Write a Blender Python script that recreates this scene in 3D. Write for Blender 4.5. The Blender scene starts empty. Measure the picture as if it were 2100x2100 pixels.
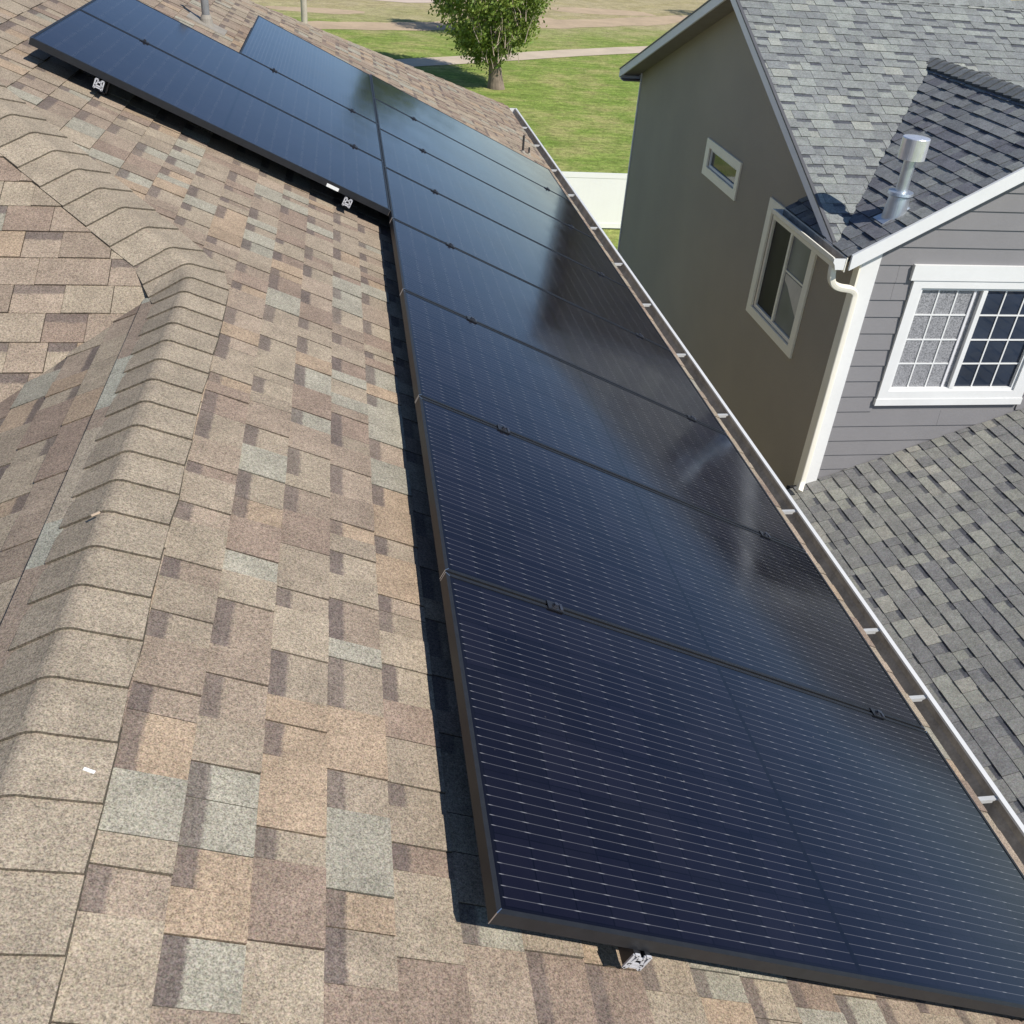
import bpy, math, random
from mathutils import Vector, Matrix
from mathutils.noise import noise as mnoise

# ------------------------------------------------------------------ camera, world, sun, exposure
scene = bpy.context.scene
COL = scene.collection
CAM = Vector((-0.24283, -1.03884, 1.63184))
RX = Vector((0.9863803884, -0.1493056990, 0.0690038952))      # camera right
RY = Vector((-0.0272986413, -0.5623141085, -0.8264730047))    # camera down
RZ = Vector((0.1621989935, 0.8133330509, -0.5587314515))      # camera forward
FPX = 1948.64 / 2100.0
cam = bpy.data.cameras.new('camera')
cam_o = bpy.data.objects.new('camera', cam)
COL.objects.link(cam_o)
m = Matrix.Identity(4)
for i in range(3):
    m[i][0] = RX[i]; m[i][1] = -RY[i]; m[i][2] = -RZ[i]; m[i][3] = CAM[i]
cam_o.matrix_world = m
cam.sensor_width = 36.0
cam.lens = 36.0 * FPX
cam.clip_start = 0.05
cam.clip_end = 3000
scene.camera = cam_o

SUN_AZ = math.radians(-49)     # from +X towards +Y
SUN_EL = math.radians(45.0)
w = bpy.data.worlds.new("World"); scene.world = w; w.use_nodes = True
nt = w.node_tree
for n in list(nt.nodes): nt.nodes.remove(n)
sky = nt.nodes.new('ShaderNodeTexSky'); sky.sky_type = 'NISHITA'; sky.sun_disc = False
sky.sun_elevation = SUN_EL
sky.sun_rotation = math.pi / 2 - SUN_AZ
sky.air_density = 0.8; sky.dust_density = 0.0; sky.ozone_density = 2.0; sky.altitude = 1500
bg = nt.nodes.new('ShaderNodeBackground'); bg.inputs[1].default_value = 0.105
wo = nt.nodes.new('ShaderNodeOutputWorld')
nt.links.new(sky.outputs[0], bg.inputs[0]); nt.links.new(bg.outputs[0], wo.inputs[0])
sun = bpy.data.lights.new('sun', 'SUN'); sun.energy = 4.1; sun.angle = math.radians(0.53)
sun.color = (1.0, 0.955, 0.89)
sun_o = bpy.data.objects.new('sun', sun); COL.objects.link(sun_o)
sd = Vector((math.cos(SUN_EL) * math.cos(SUN_AZ), math.cos(SUN_EL) * math.sin(SUN_AZ), math.sin(SUN_EL)))
sun_o.rotation_euler = (-sd).to_track_quat('-Z', 'Y').to_euler()
scene.view_settings.view_transform = 'Standard'
scene.view_settings.look = 'None'
scene.view_settings.exposure = 0.33
scene.view_settings.gamma = 1.0
scene.view_settings.use_curve_mapping = False

# ------------------------------------------------------------------ constants of the place
TH = math.radians(24.6346)
CT, ST, TT = math.cos(TH), math.sin(TH), math.tan(TH)
NS = Vector((ST, 0, CT))          # normal of the slope that carries the panels
H = 0.135                         # panel glass above the shingles
G = -6.8                          # ground level
rnd = random.Random(7)

def px(P):
    q = Vector(P) - CAM
    z = q.dot(RZ)
    if z < 0.05: return None
    return (0.5 + FPX * q.dot(RX) / z, 0.5 + FPX * q.dot(RY) / z)

# ------------------------------------------------------------------ object helpers
def srgb(r, g, b):
    f = lambda v: (v / 255 / 12.92) if v <= 10 else ((v / 255 + .055) / 1.055) ** 2.4
    return (f(r), f(g), f(b), 1.0)

def empty(name, label, cat, loc=(0, 0, 0), rot=(0, 0, 0), group=None):
    o = bpy.data.objects.new(name, None); COL.objects.link(o)
    o.location = loc; o.rotation_euler = rot
    o.empty_display_size = .2
    o['label'] = label; o['category'] = cat
    if group: o['group'] = group
    return o

def tag(o, label, cat, group=None):
    o['label'] = label; o['category'] = cat
    if group: o['group'] = group
    return o

class MB:
    """collects polygons; build() links them as one mesh object"""
    def __init__(s): s.v = []; s.f = []; s.mi = []; s.col = []; s.uv = []
    def poly(s, pts, mi=0, col=None, uv=None):
        b = len(s.v); s.v += [tuple(p) for p in pts]
        s.f.append(tuple(range(b, b + len(pts)))); s.mi.append(mi)
        s.col.append(col); s.uv.append(uv)
    def prism(s, bot, top, mi=0, caps=True, col=None):
        n = len(bot)
        for i in range(n):
            j = (i + 1) % n
            s.poly([bot[i], bot[j], top[j], top[i]], mi, col)
        if caps:
            s.poly(list(top), mi, col); s.poly(list(reversed(bot)), mi, col)
    def box(s, x0, x1, y0, y1, z0, z1, mi=0, M=None):
        b = [Vector((x0, y0, z0)), Vector((x1, y0, z0)), Vector((x1, y1, z0)), Vector((x0, y1, z0))]
        t = [Vector((x0, y0, z1)), Vector((x1, y0, z1)), Vector((x1, y1, z1)), Vector((x0, y1, z1))]
        if M: b = [M @ p for p in b]; t = [M @ p for p in t]
        s.prism(b, t, mi)
    def bar(s, a, b, u, v, mi=0):
        """a box from a to b with half-width vectors u and v"""
        a, b, u, v = map(Vector, (a, b, u, v))
        f = lambda c: [c - u - v, c + u - v, c + u + v, c - u + v]
        s.prism(f(a), f(b), mi)
    def tube(s, pts, r, n=12, mi=0, flat=None, caps=True):
        pts = [Vector(p) for p in pts]
        if not hasattr(r, '__len__'): r = [r] * len(pts)
        rings = []; ref = None
        for i, p in enumerate(pts):
            d = (pts[min(i + 1, len(pts) - 1)] - pts[max(i - 1, 0)]).normalized()
            if ref is None:
                ref = d.orthogonal().normalized() if flat is None else Vector(flat)
            a = (ref - d * ref.dot(d)).normalized(); ref = a
            b = d.cross(a)
            ring = []
            for k in range(n):
                t = 2 * math.pi * k / n
                ca, sa = math.cos(t), math.sin(t)
                if flat is not None:      # rounded rectangle section
                    e = .45
                    ca = math.copysign(abs(ca) ** e, ca); sa = math.copysign(abs(sa) ** e, sa)
                ring.append(p + a * ca * r[i] + b * sa * r[i])
            rings.append(ring)
        for i in range(len(rings) - 1):
            for k in range(n):
                j = (k + 1) % n
                s.poly([rings[i][k], rings[i][j], rings[i + 1][j], rings[i + 1][k]], mi)
        if caps:
            s.poly(list(reversed(rings[0])), mi); s.poly(rings[-1], mi)
    def build(s, name, mats, parent=None, smooth=False, weld=False):
        me = bpy.data.meshes.new(name)
        inv = Matrix.Identity(4)
        if parent is not None:
            inv = world_of(parent).inverted()
            vv = [tuple(inv @ Vector(p)) for p in s.v]
        else: vv = s.v
        me.from_pydata(vv, [], s.f)
        if not isinstance(mats, (list, tuple)): mats = [mats]
        for q in mats: me.materials.append(q)
        me.polygons.foreach_set('material_index', s.mi)
        if any(c is not None for c in s.col):
            at = me.attributes.new('tone', 'FLOAT_COLOR', 'CORNER')
            d = []
            for f, c in zip(s.f, s.col):
                c = c or (0.3, 0.3, 0.3, 0)
                d += list(c) * len(f)
            at.data.foreach_set('color', d)
        if any(c is not None for c in s.uv):
            uv = me.uv_layers.new(name='UVMap'); d = []
            for f, c in zip(s.f, s.uv):
                if c is None: d += [0.0, .9] * len(f)
                else:
                    for q in c: d += [q[0], q[1]]
            uv.data.foreach_set('uv', d)
        if weld:
            import bmesh
            bm = bmesh.new(); bm.from_mesh(me); bmesh.ops.remove_doubles(bm, verts=bm.verts, dist=1e-5)
            bmesh.ops.recalc_face_normals(bm, faces=bm.faces); bm.to_mesh(me); bm.free()
        if smooth: me.polygons.foreach_set('use_smooth', [True] * len(me.polygons))
        me.update()
        o = bpy.data.objects.new(name, me); COL.objects.link(o)
        if parent is not None: o.parent = parent
        return o

def world_of(o):
    M = Matrix.LocRotScale(o.location, o.rotation_euler, o.scale)
    return world_of(o.parent) @ M if o.parent else M

def struct(o):
    o['kind'] = 'structure'; return o

# ------------------------------------------------------------------ materials
def mat(name):
    q = bpy.data.materials.new(name); q.use_nodes = True
    t = q.node_tree; b = t.nodes['Principled BSDF']
    return q, t, b
def N(t, typ, **kw):
    n = t.nodes.new(typ)
    for k, v in kw.items():
        if k.startswith('i_'):
            key = k[2:]
            n.inputs[int(key) if key.isdigit() else key].default_value = v
        else: setattr(n, k, v)
    return n
def coord(t, what='Object', scale=None):
    c = N(t, 'ShaderNodeTexCoord'); o = c.outputs[what]
    if scale is not None:
        mp = N(t, 'ShaderNodeMapping'); mp.inputs['Scale'].default_value = scale
        t.links.new(o, mp.inputs[0]); o = mp.outputs[0]
    return o
def noise(t, vec, scale, detail=3, rough=.55):
    n = N(t, 'ShaderNodeTexNoise'); n.inputs['Scale'].default_value = scale
    n.inputs['Detail'].default_value = detail; n.inputs['Roughness'].default_value = rough
    if vec is not None: t.links.new(vec, n.inputs['Vector'])
    return n.outputs['Fac']
def mrange(t, v, a, b, c, d, clamp=True):
    n = N(t, 'ShaderNodeMapRange'); n.clamp = clamp
    for i, q in enumerate((a, b, c, d)): n.inputs[i + 1].default_value = q
    t.links.new(v, n.inputs[0]); return n.outputs[0]
def math_(t, op, a, b=None, c=None):
    n = N(t, 'ShaderNodeMath', operation=op)
    for i, q in enumerate((a, b, c)):
        if q is None: continue
        if hasattr(q, 'is_linked'): t.links.new(q, n.inputs[i])
        else: n.inputs[i].default_value = q
    return n.outputs[0]
def mix(t, fac, a, b, mode='MIX'):
    n = N(t, 'ShaderNodeMix', data_type='RGBA', blend_type=mode)
    for i, q in ((0, fac), (6, a), (7, b)):
        if hasattr(q, 'is_linked'): t.links.new(q, n.inputs[i])
        else: n.inputs[i].default_value = q
    return n.outputs[2]
def bump(t, b, h, strength=.3, dist=.01):
    n = N(t, 'ShaderNodeBump'); n.inputs['Strength'].default_value = strength
    n.inputs['Distance'].default_value = dist
    t.links.new(h, n.inputs['Height']); t.links.new(n.outputs[0], b.inputs['Normal'])

def plain(name, col, rough=.5, metal=0.0, var=.12, scale=6.0, bmp=0.0, bscale=60, spec=.5):
    """paint, metal or plastic with a little wear and unevenness of its own"""
    q, t, b = mat(name)
    v = coord(t)
    n1 = noise(t, v, scale, 4); n2 = noise(t, v, scale * 9, 3)
    f = math_(t, 'ADD', math_(t, 'MULTIPLY', n1, .7), math_(t, 'MULTIPLY', n2, .3))
    k = mrange(t, f, .3, .7, 1 - var, 1 + var)
    hsv = N(t, 'ShaderNodeHueSaturation'); hsv.inputs['Color'].default_value = col
    t.links.new(k, hsv.inputs['Value'])
    t.links.new(hsv.outputs[0], b.inputs['Base Color'])
    b.inputs['Roughness'].default_value = rough; b.inputs['Metallic'].default_value = metal
    b.inputs['Specular IOR Level'].default_value = spec
    if bmp: bump(t, b, noise(t, v, bscale, 3), bmp, .01)
    return q

def shingle_mat(name, dark, granule=270.0, contrast=.55, tint=None):
    """asphalt granules; the blend of each piece comes from its own 'tone' attribute;
    UV.y runs down the exposure, alpha of tone = how strong its printed shadow band is"""
    q, t, b = mat(name)
    at = N(t, 'ShaderNodeAttribute', attribute_name='tone')
    uv = N(t, 'ShaderNodeUVMap'); sep = N(t, 'ShaderNodeSeparateXYZ'); t.links.new(uv.outputs[0], sep.inputs[0])
    v = coord(t)
    g1 = noise(t, v, granule, 2, .7)
    g2 = noise(t, v, granule * .45, 2, .6)
    wn = noise(t, v, 45, 2)
    edge = math_(t, 'ADD', sep.outputs[1], math_(t, 'MULTIPLY', math_(t, 'SUBTRACT', wn, .5), .10))
    band = mrange(t, edge, .27, .34, 1, 0)
    band = math_(t, 'MULTIPLY', band, at.outputs['Alpha'])
    col = mix(t, math_(t, 'MULTIPLY', band, .92), at.outputs['Color'], dark)
    # blotches inside a piece: the granule drop is never even
    bl = mrange(t, noise(t, v, 11, 5), .3, .7, .86, 1.14)
    gr = mrange(t, math_(t, 'ADD', math_(t, 'MULTIPLY', g1, .65), math_(t, 'MULTIPLY', g2, .35)), .36, .64, 1 - contrast, 1 + contrast)
    val = math_(t, 'MULTIPLY', bl, gr)
    big = mrange(t, noise(t, v, .7, 3), .3, .7, .94, 1.06)
    val = math_(t, 'MULTIPLY', val, big)
    vm = N(t, 'ShaderNodeVectorMath', operation='SCALE'); t.links.new(col, vm.inputs[0]); t.links.new(val, vm.inputs['Scale'])
    # a few warm and pale granules
    vo = N(t, 'ShaderNodeTexNoise'); vo.inputs['Scale'].default_value = granule * .8; vo.inputs['Detail'].default_value = 0
    t.links.new(v, vo.inputs['Vector'])
    hue = mix(t, .10, vm.outputs[0], vo.outputs['Color'], 'SOFT_LIGHT')
    t.links.new(hue, b.inputs['Base Color'])
    b.inputs['Roughness'].default_value = .92
    b.inputs['Specular IOR Level'].default_value = .25
    bump(t, b, g1, .45, .0025)
    return q

M_TAN = shingle_mat('tan_shingle_granules', srgb(104, 93, 87), contrast=.52)
M_GREY = shingle_mat('grey_shingle_granules', srgb(70, 72, 80), granule=90, contrast=.28)
M_CAP = shingle_mat('ridge_cap_granules', srgb(90, 80, 70), contrast=.52)
M_DECK = plain('felt_under_shingles', (.035, .03, .028, 1), .95)
M_ALU = plain('mill_aluminium', (.72, .72, .74, 1), .32, 1.0, .1, 40)
M_GALV = plain('galvanised_steel', (.66, .70, .74, 1), .38, .85, .12, 14)
M_BRIGHT = plain('bright_flue_cap_steel', (.80, .81, .84, 1), .26, .6, .1, 20)
M_BLACK = plain('black_anodised_aluminium', (.016, .017, .020, 1), .46, .0, .25, 30, spec=.4)
M_BLACKM = plain('black_clamp_metal', (.05, .052, .06, 1), .35, .6, .2, 40)
M_DARK = plain('dark_under_panel', (.008, .008, .010, 1), .8)
M_WHITE = plain('white_trim_paint', (.78, .78, .76, 1), .5, 0, .04, 3)
M_CREAM = plain('cream_trim_paint', (.90, .85, .72, 1), .5, 0, .03, 3)
M_BARGE = plain('light_grey_barge_paint', (.76, .75, .76, 1), .5, 0, .04, 3)
M_GUT = plain('white_gutter_enamel', (.74, .74, .72, 1), .3, 0, .05, 5)
M_SAWN = plain('fresh_sawn_aluminium', (.62, .62, .65, 1), .4, .25, .08, 40)
M_STRAP = plain('dull_gutter_hanger', (.60, .60, .58, 1), .5, .2, .1, 20)
M_GUTIN = plain('grimy_gutter_inside', (.36, .33, .285, 1), .75, 0, .45, 9)
M_SIDING = plain('grey_lap_siding_paint', srgb(131, 129, 130), .62, 0, .05, 2.5, .10, 45)
M_SOFFIT = plain('soffit_paint', (.28, .25, .225, 1), .7)
M_VINYL = plain('white_vinyl_fence', (.86, .86, .84, 1), .35, 0, .02, 2)
M_PIPE = plain('grey_vent_pipe', (.20, .20, .20, 1), .6, 0, .2, 15)
M_RUBBER = plain('rubber_boot', (.03, .03, .03, 1), .7)
M_LEAD = plain('painted_vent_flashing', (.30, .27, .225, 1), .7, 0, .2, 12)
M_BARK = plain('furrowed_bark', (.20, .155, .115, 1), .9, 0, .45, 3.5, .8, 9)
M_TWIG = plain('pale_bare_twigs', (.48, .37, .30, 1), .85, 0, .25, 4)
M_CONC = plain('pale_concrete', (.56, .46, .34, 1), .85, 0, .12, .8)
M_ROAD = plain('pale_dirt_road', (.60, .48, .39, 1), .95, 0, .12, .5)
M_DIRT = plain('dry_dirt', (.47, .355, .23, 1), .95, 0, .2, .6)
M_WOOD = plain('weathered_pole_wood', (.42, .37, .30, 1), .85, 0, .2, 5)
M_LABEL = plain('white_sticker', (.8, .8, .78, 1), .5)

def stucco():
    q, t, b = mat('taupe_wall_paint')
    v = coord(t)
    k = mrange(t, noise(t, v, .8, 5), .3, .7, 0, 1)
    col = mix(t, k, srgb(160, 151, 137), srgb(170, 160, 144))
    col = mix(t, mrange(t, noise(t, v, 120, 2), .3, .7, 0, .25), col, srgb(126, 117, 101))
    t.links.new(col, b.inputs['Base Color']); b.inputs['Roughness'].default_value = .85
    bump(t, b, noise(t, v, 55, 5, .7), .6, .012)
    return q
M_TAUPE = stucco()

def solar_mat():
    """black monocrystalline half cells under glass: six busbar wires per cell, pads, cell gaps"""
    q, t, b = mat('solar_cells_under_glass')
    sep = N(t, 'ShaderNodeSeparateXYZ'); t.links.new(coord(t), sep.inputs[0])
    x, y = sep.outputs[0], sep.outputs[1]
    CW = 0.1685; X0 = 0.022; Y0 = 0.0195; CH = 0.0849
    cy = math_(t, 'DIVIDE', math_(t, 'SUBTRACT', y, Y0), CW)
    fy = math_(t, 'FRACT', cy)
    cx = math_(t, 'DIVIDE', math_(t, 'SUBTRACT', x, X0), CH)
    fx = math_(t, 'FRACT', cx)
    # busbars: six per cell, 27 mm apart
    bb = math_(t, 'FRACT', math_(t, 'ADD', math_(t, 'MULTIPLY', math_(t, 'SUBTRACT', fy, .1137), 6.48), .5))
    d = math_(t, 'ABSOLUTE', math_(t, 'SUBTRACT', bb, .5))
    line = mrange(t, d, .018, .040, 1, 0)
    # pads near every half-cell end
    fxp = math_(t, 'ABSOLUTE', math_(t, 'SUBTRACT', fx, .5))
    pad = mrange(t, fxp, .38, .47, 0, 1)
    padw = math_(t, 'MULTIPLY', pad, mrange(t, d, .022, .050, 1, 0))
    # per-cell tone
    fl = N(t, 'ShaderNodeCombineXYZ')
    t.links.new(math_(t, 'FLOOR', cx), fl.inputs[0]); t.links.new(math_(t, 'FLOOR', cy), fl.inputs[1])
    oi = N(t, 'ShaderNodeObjectInfo'); t.links.new(oi.outputs['Random'], fl.inputs[2])
    wn = N(t, 'ShaderNodeTexWhiteNoise'); t.links.new(fl.outputs[0], wn.inputs['Vector'])
    cell = mix(t, wn.outputs['Value'], (.0045, .0044, .0075, 1), (.0075, .0071, .0120, 1))
    gy = math_(t, 'ABSOLUTE', math_(t, 'SUBTRACT', fy, .5)); gx = fxp
    gap = math_(t, 'MAXIMUM', mrange(t, gy, .489, .495, 0, 1), mrange(t, gx, .476, .488, 0, 1))
    cell = mix(t, gap, cell, (.0025, .0025, .0035, 1))
    mid = math_(t, 'ABSOLUTE', math_(t, 'SUBTRACT', x, .956))
    midf = mrange(t, mid, .006, .009, 1, 0)
    col = mix(t, math_(t, 'MULTIPLY', line, .75), cell, (.115, .115, .125, 1))
    col = mix(t, math_(t, 'MULTIPLY', padw, .85), col, (.24, .24, .25, 1))
    col = mix(t, midf, col, (.003, .003, .004, 1))
    ex = math_(t, 'MAXIMUM', mrange(t, x, 1.890, 1.894, 0, 1), mrange(t, x, .018, .022, 1, 0))
    ey = math_(t, 'MAXIMUM', mrange(t, y, 1.030, 1.033, 0, 1), mrange(t, y, .016, .019, 1, 0))
    col = mix(t, math_(t, 'MAXIMUM', ex, ey), col, (.004, .004, .005, 1))
    sp = N(t, 'ShaderNodeTexVoronoi', feature='F1'); sp.inputs['Scale'].default_value = 22
    t.links.new(coord(t), sp.inputs['Vector'])
    spk = math_(t, 'MULTIPLY', mrange(t, sp.outputs['Distance'], .03, .07, 1, 0), mrange(t, noise(t, coord(t), 1.7, 2), .52, .62, 0, .35))
    film = mrange(t, noise(t, coord(t), 2.3, 6, .7), .40, .75, 0, .018)
    col = mix(t, math_(t, 'ADD', spk, film), col, (.30, .28, .25, 1))
    t.links.new(col, b.inputs['Base Color'])
    v = coord(t)
    dust = noise(t, v, 3.0, 5)
    t.links.new(mrange(t, dust, .3, .7, .075, .14), b.inputs['Roughness'])
    b.inputs['IOR'].default_value = 1.46; b.inputs['Specular Tint'].default_value = (.30, .40, .85, 1)
    bump(t, b, noise(t, coord(t, scale=(1, 1, 1)), 2.2, 2), .02, .02)
    return q
M_SOLAR = solar_mat()

def glass_mat(name, col=(.015, .017, .02, 1), rough=.02):
    q, t, b = mat(name)
    v = coord(t)
    t.links.new(mix(t, mrange(t, noise(t, v, 1.2, 2), .35, .65, 0, 1), col, tuple(c * 1.8 for c in col[:3]) + (1,)), b.inputs['Base Color'])
    b.inputs['Roughness'].default_value = rough; b.inputs['IOR'].default_value = 1.55
    return q
M_GLASS = glass_mat('window_glass_dark_room', (.05, .05, .045, 1), .03)
M_GLASSR = glass_mat('hazy_window_glass', (.120, .124, .130, 1), .45)
M_GLASSL = glass_mat('screened_window_glass', (.034, .032, .030, 1), .45)
M_GLASSL.node_tree.nodes['Principled BSDF'].inputs['Specular IOR Level'].default_value = .2
M_GLASSL.node_tree.nodes['Principled BSDF'].inputs['IOR'].default_value = 1.3
M_GLASSB = glass_mat('window_glass_blue_room', (.020, .028, .045, 1))
def screen_mat():
    q, t, b = mat('speckled_insect_screen')
    v = coord(t)
    n = mrange(t, noise(t, v, 85, 3, .7), .40, .60, 0, 1)
    n2 = mrange(t, noise(t, coord(t, scale=(30, 1, 160)), 1.0, 2), .35, .65, 0, .6)
    c = mix(t, n, (.10, .10, .105, 1), (.42, .42, .43, 1))
    c = mix(t, n2, c, (.30, .30, .31, 1))
    t.links.new(c, b.inputs['Base Color']); b.inputs['Roughness'].default_value = .6
    return q
M_SCREEN = screen_mat()
M_CURT = plain('cream_curtain', (.62, .58, .50, 1), .8, 0, .1, 6)

def grass_mat():
    q, t, b = mat('mown_and_dry_grass')
    v = coord(t)
    sep = N(t, 'ShaderNodeSeparateXYZ'); t.links.new(v, sep.inputs[0])
    big = noise(t, v, .11, 4, .6)
    med = noise(t, v, .55, 5, .65)
    stre = noise(t, coord(t, scale=(.35, 1.6, 1)), 1.3, 4, .6)
    fine = noise(t, v, 7, 4, .7)
    g = mix(t, mrange(t, stre, .35, .65, 0, 1), (.175, .255, .048, 1), (.275, .335, .085, 1))
    g = mix(t, mrange(t, med, .46, .66, 0, .8), g, (.40, .365, .15, 1))
    # dryness grows with distance from the watered lawn
    far = mrange(t, sep.outputs[1], 52, 82, 0, 1)
    dry = mix(t, mrange(t, med, .35, .65, 0, 1), (.40, .34, .175, 1), (.50, .42, .26, 1))
    dry = mix(t, mrange(t, fine, .5, .68, 0, .5), dry, (.24, .25, .09, 1))
    k = mrange(t, math_(t, 'ADD', math_(t, 'MULTIPLY', far, .75), math_(t, 'MULTIPLY', big, .55)), .50, .80, 0, 1)
    c = mix(t, k, g, dry)
    val = math_(t, 'MULTIPLY', mrange(t, fine, .3, .7, .62, 1.32), mrange(t, noise(t, coord(t, scale=(.6, 1.2, 1)), 2.6, 3, .6), .32, .68, .78, 1.15))
    vm = N(t, 'ShaderNodeVectorMath', operation='SCALE'); t.links.new(c, vm.inputs[0]); t.links.new(val, vm.inputs['Scale'])
    t.links.new(vm.outputs[0], b.inputs['Base Color']); b.inputs['Roughness'].default_value = 1.0
    b.inputs['Specular IOR Level'].default_value = .1
    bump(t, b, fine, .8, .08)
    return q
M_GRASS = grass_mat()

def leaf_mat(name, a, b_):
    q, t, b = mat(name)
    at = N(t, 'ShaderNodeAttribute', attribute_name='tone')
    v = coord(t)
    c = mix(t, mrange(t, noise(t, v, 1.1, 3), .3, .7, 0, 1), a, b_)
    c = mix(t, .5, c, at.outputs['Color'])
    t.links.new(c, b.inputs['Base Color']); b.inputs['Roughness'].default_value = .5
    tr = N(t, 'ShaderNodeBsdfTranslucent'); t.links.new(c, tr.inputs[0])
    mx = N(t, 'ShaderNodeMixShader'); mx.inputs[0].default_value = .3
    out = t.nodes['Material Output']
    t.links.new(b.outputs[0], mx.inputs[1]); t.links.new(tr.outputs[0], mx.inputs[2]); t.links.new(mx.outputs[0], out.inputs[0])
    return q
M_LEAF = leaf_mat('cottonwood_leaves', (.15, .215, .04, 1), (.27, .335, .085, 1))

# ------------------------------------------------------------------ shingles
def clip(poly, a, b, c):
    """keep the side a*x + b*y + c >= 0"""
    out = []
    for i in range(len(poly)):
        p, q = poly[i], poly[(i + 1) % len(poly)]
        dp = a * p[0] + b * p[1] + c; dq = a * q[0] + b * q[1] + c
        if dp >= 0: out.append(p)
        if (dp >= 0) != (dq >= 0):
            k = dp / (dp - dq); out.append((p[0] + k * (q[0] - p[0]), p[1] + k * (q[1] - p[1])))
    return out

def area2(P):
    s = 0
    for i in range(len(P)):
        x0, y0 = P[i]; x1, y1 = P[(i + 1) % len(P)]
        s += x0 * y1 - x1 * y0
    return abs(s) / 2

def screen_size(pts):
    q = [px(p) for p in pts]
    if any(k is None for k in q): return 0
    cx_ = sum(k[0] for k in q) / len(q); cy_ = sum(k[1] for k in q) / len(q)
    if not (-.02 < cx_ < 1.02 and -.02 < cy_ < 1.02): return 0
    return area2(q)

def courses(O, a, d, n, arange, s0, ncourse, palette, seed, clips, expo=.143,
            tooth=(.11, .27), gapw=(.09, .24), th_t=.0085, th_g=.0045, band=.85, widths=1.0, skip=None):
    """laminated shingles: O origin on the deck, a along the course, d down the slope, n up.
    clips(i, poly) clips a piece of course i.  returns pieces (pts, colour, uv, alpha, thickness)"""
    O, a, d, n = map(Vector, (O, a, d, n)); R = random.Random(seed); out = []
    names, weights = zip(*[(c, w_) for c, w_ in palette])
    for i in range(ncourse):
        sa = s0 + i * expo; sb = sa + expo
        x = arange[0] - R.uniform(0, .3); is_t = R.random() < .5
        while x < arange[1]:
            wd = R.uniform(*(tooth if is_t else gapw)) * widths
            col = R.choices(names, weights)[0]
            k = R.uniform(.93, 1.07)
            col = (col[0] * k, col[1] * k, col[2] * k)
            al = 0.0
            if not is_t and R.random() < band: al = R.uniform(.75, 1.0)
            gp = .0012
            rect = [(x + gp, sa), (x + wd - gp, sa), (x + wd - gp, sb), (x + gp, sb)]
            P = clips(i, rect) if clips else rect
            if skip and skip((x + wd / 2), (sa + sb) / 2): P = []
            if len(P) >= 3 and area2(P) > 2e-5:
                hb = (th_t if is_t else th_g) * R.uniform(.88, 1.15)
                lift = .0022 if is_t else .0006
                f = lambda p, z: O + a * p[0] + d * p[1] + n * z
                hz = lambda p: lift + (hb - lift) * (p[1] - sa) / expo
                top = [f(p, hz(p)) for p in P]
                bot = [f(p, -.002) for p in P]
                uv = [((p[0] - x), (p[1] - sa) / expo) for p in P]
                out.append((top, bot, (col[0], col[1], col[2], al), uv))
            x += wd
            is_t = not is_t if R.random() < .85 else is_t
    return out

def piece_mesh(mb, pc):
    top, bot, col, uv = pc
    mb.poly(top, 0, col, uv)
    side = (col[0] * .45, col[1] * .45, col[2] * .45, 0)     # cut felt edge is darker than the granules
    n = len(top)
    for i in range(n):
        j = (i + 1) % n
        mb.poly([bot[i], bot[j], top[j], top[i]], 0, side)

def orient(pc):
    top, bot, col, uv = pc
    nn = (top[1] - top[0]).cross(top[2] - top[1])
    if nn.dot(top[0] - bot[0]) < 0:
        return (top[::-1], bot[::-1], col, uv[::-1])
    return pc

def lay(groups, limit, name='shingle'):
    """groups: list of (pieces, material, parent). the `limit` largest in view become parts, the rest one part"""
    allp = []
    for gi, (pcs, mt, par) in enumerate(groups):
        for k, pc in enumerate(pcs): allp.append((screen_size(pc[0]), gi, k))
    allp.sort(reverse=True)
    single = {(g, k) for s_, g, k in allp[:limit] if s_ > 0}
    for gi, (pcs, mt, par) in enumerate(groups):
        rest = MB()
        for k, pc in enumerate(pcs):
            pc = orient(pc)
            if (gi, k) in single:
                mb = MB(); piece_mesh(mb, pc); mb.build(name, mt, par)
            else: piece_mesh(rest, pc)
        if rest.f:
            o = rest.build('shingle_field', mt, par); o['kind'] = 'stuff'

TAN = [((.395, .325, .238), 3), ((.372, .352, .280), 2.0), ((.408, .300, .204), 2.2), ((.285, .208, .160), 2.8),
       ((.350, .284, .210), 3), ((.318, .245, .185), 2), ((.385, .300, .225), 1.6)]
MEAN = (.355, .286, .212)
TAN = [(tuple((m_ + (c_ - m_) * .76) * .86 for c_, m_ in zip(a, MEAN)), w_) for a, w_ in TAN]
GREY = [((.232, .245, .232), 3), ((.272, .288, .262), 2), ((.185, .194, .194), 3), ((.208, .218, .210), 3), ((.320, .328, .288), .8)]
GREEN = [((.235, .248, .208), 3), ((.280, .296, .235), 2.5), ((.175, .184, .172), 3), ((.208, .218, .190), 3), ((.320, .326, .258), .8)]
SLATE = [((.185, .193, .200), 3), ((.215, .223, .225), 3), ((.245, .254, .245), 1.5), ((.160, .163, .180), 2)]
GREY = [((a[0] * 1.0, a[1] * 1.0, a[2] * 1.0), w_) for a, w_ in GREY]
SLATE = [((a[0] * .92, a[1] * .92, a[2] * .92), w_) for a, w_ in SLATE]
GREEN = [((a[0] * 1.06, a[1] * 1.0, a[2] * 1.08), w_) for a, w_ in GREEN]
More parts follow.
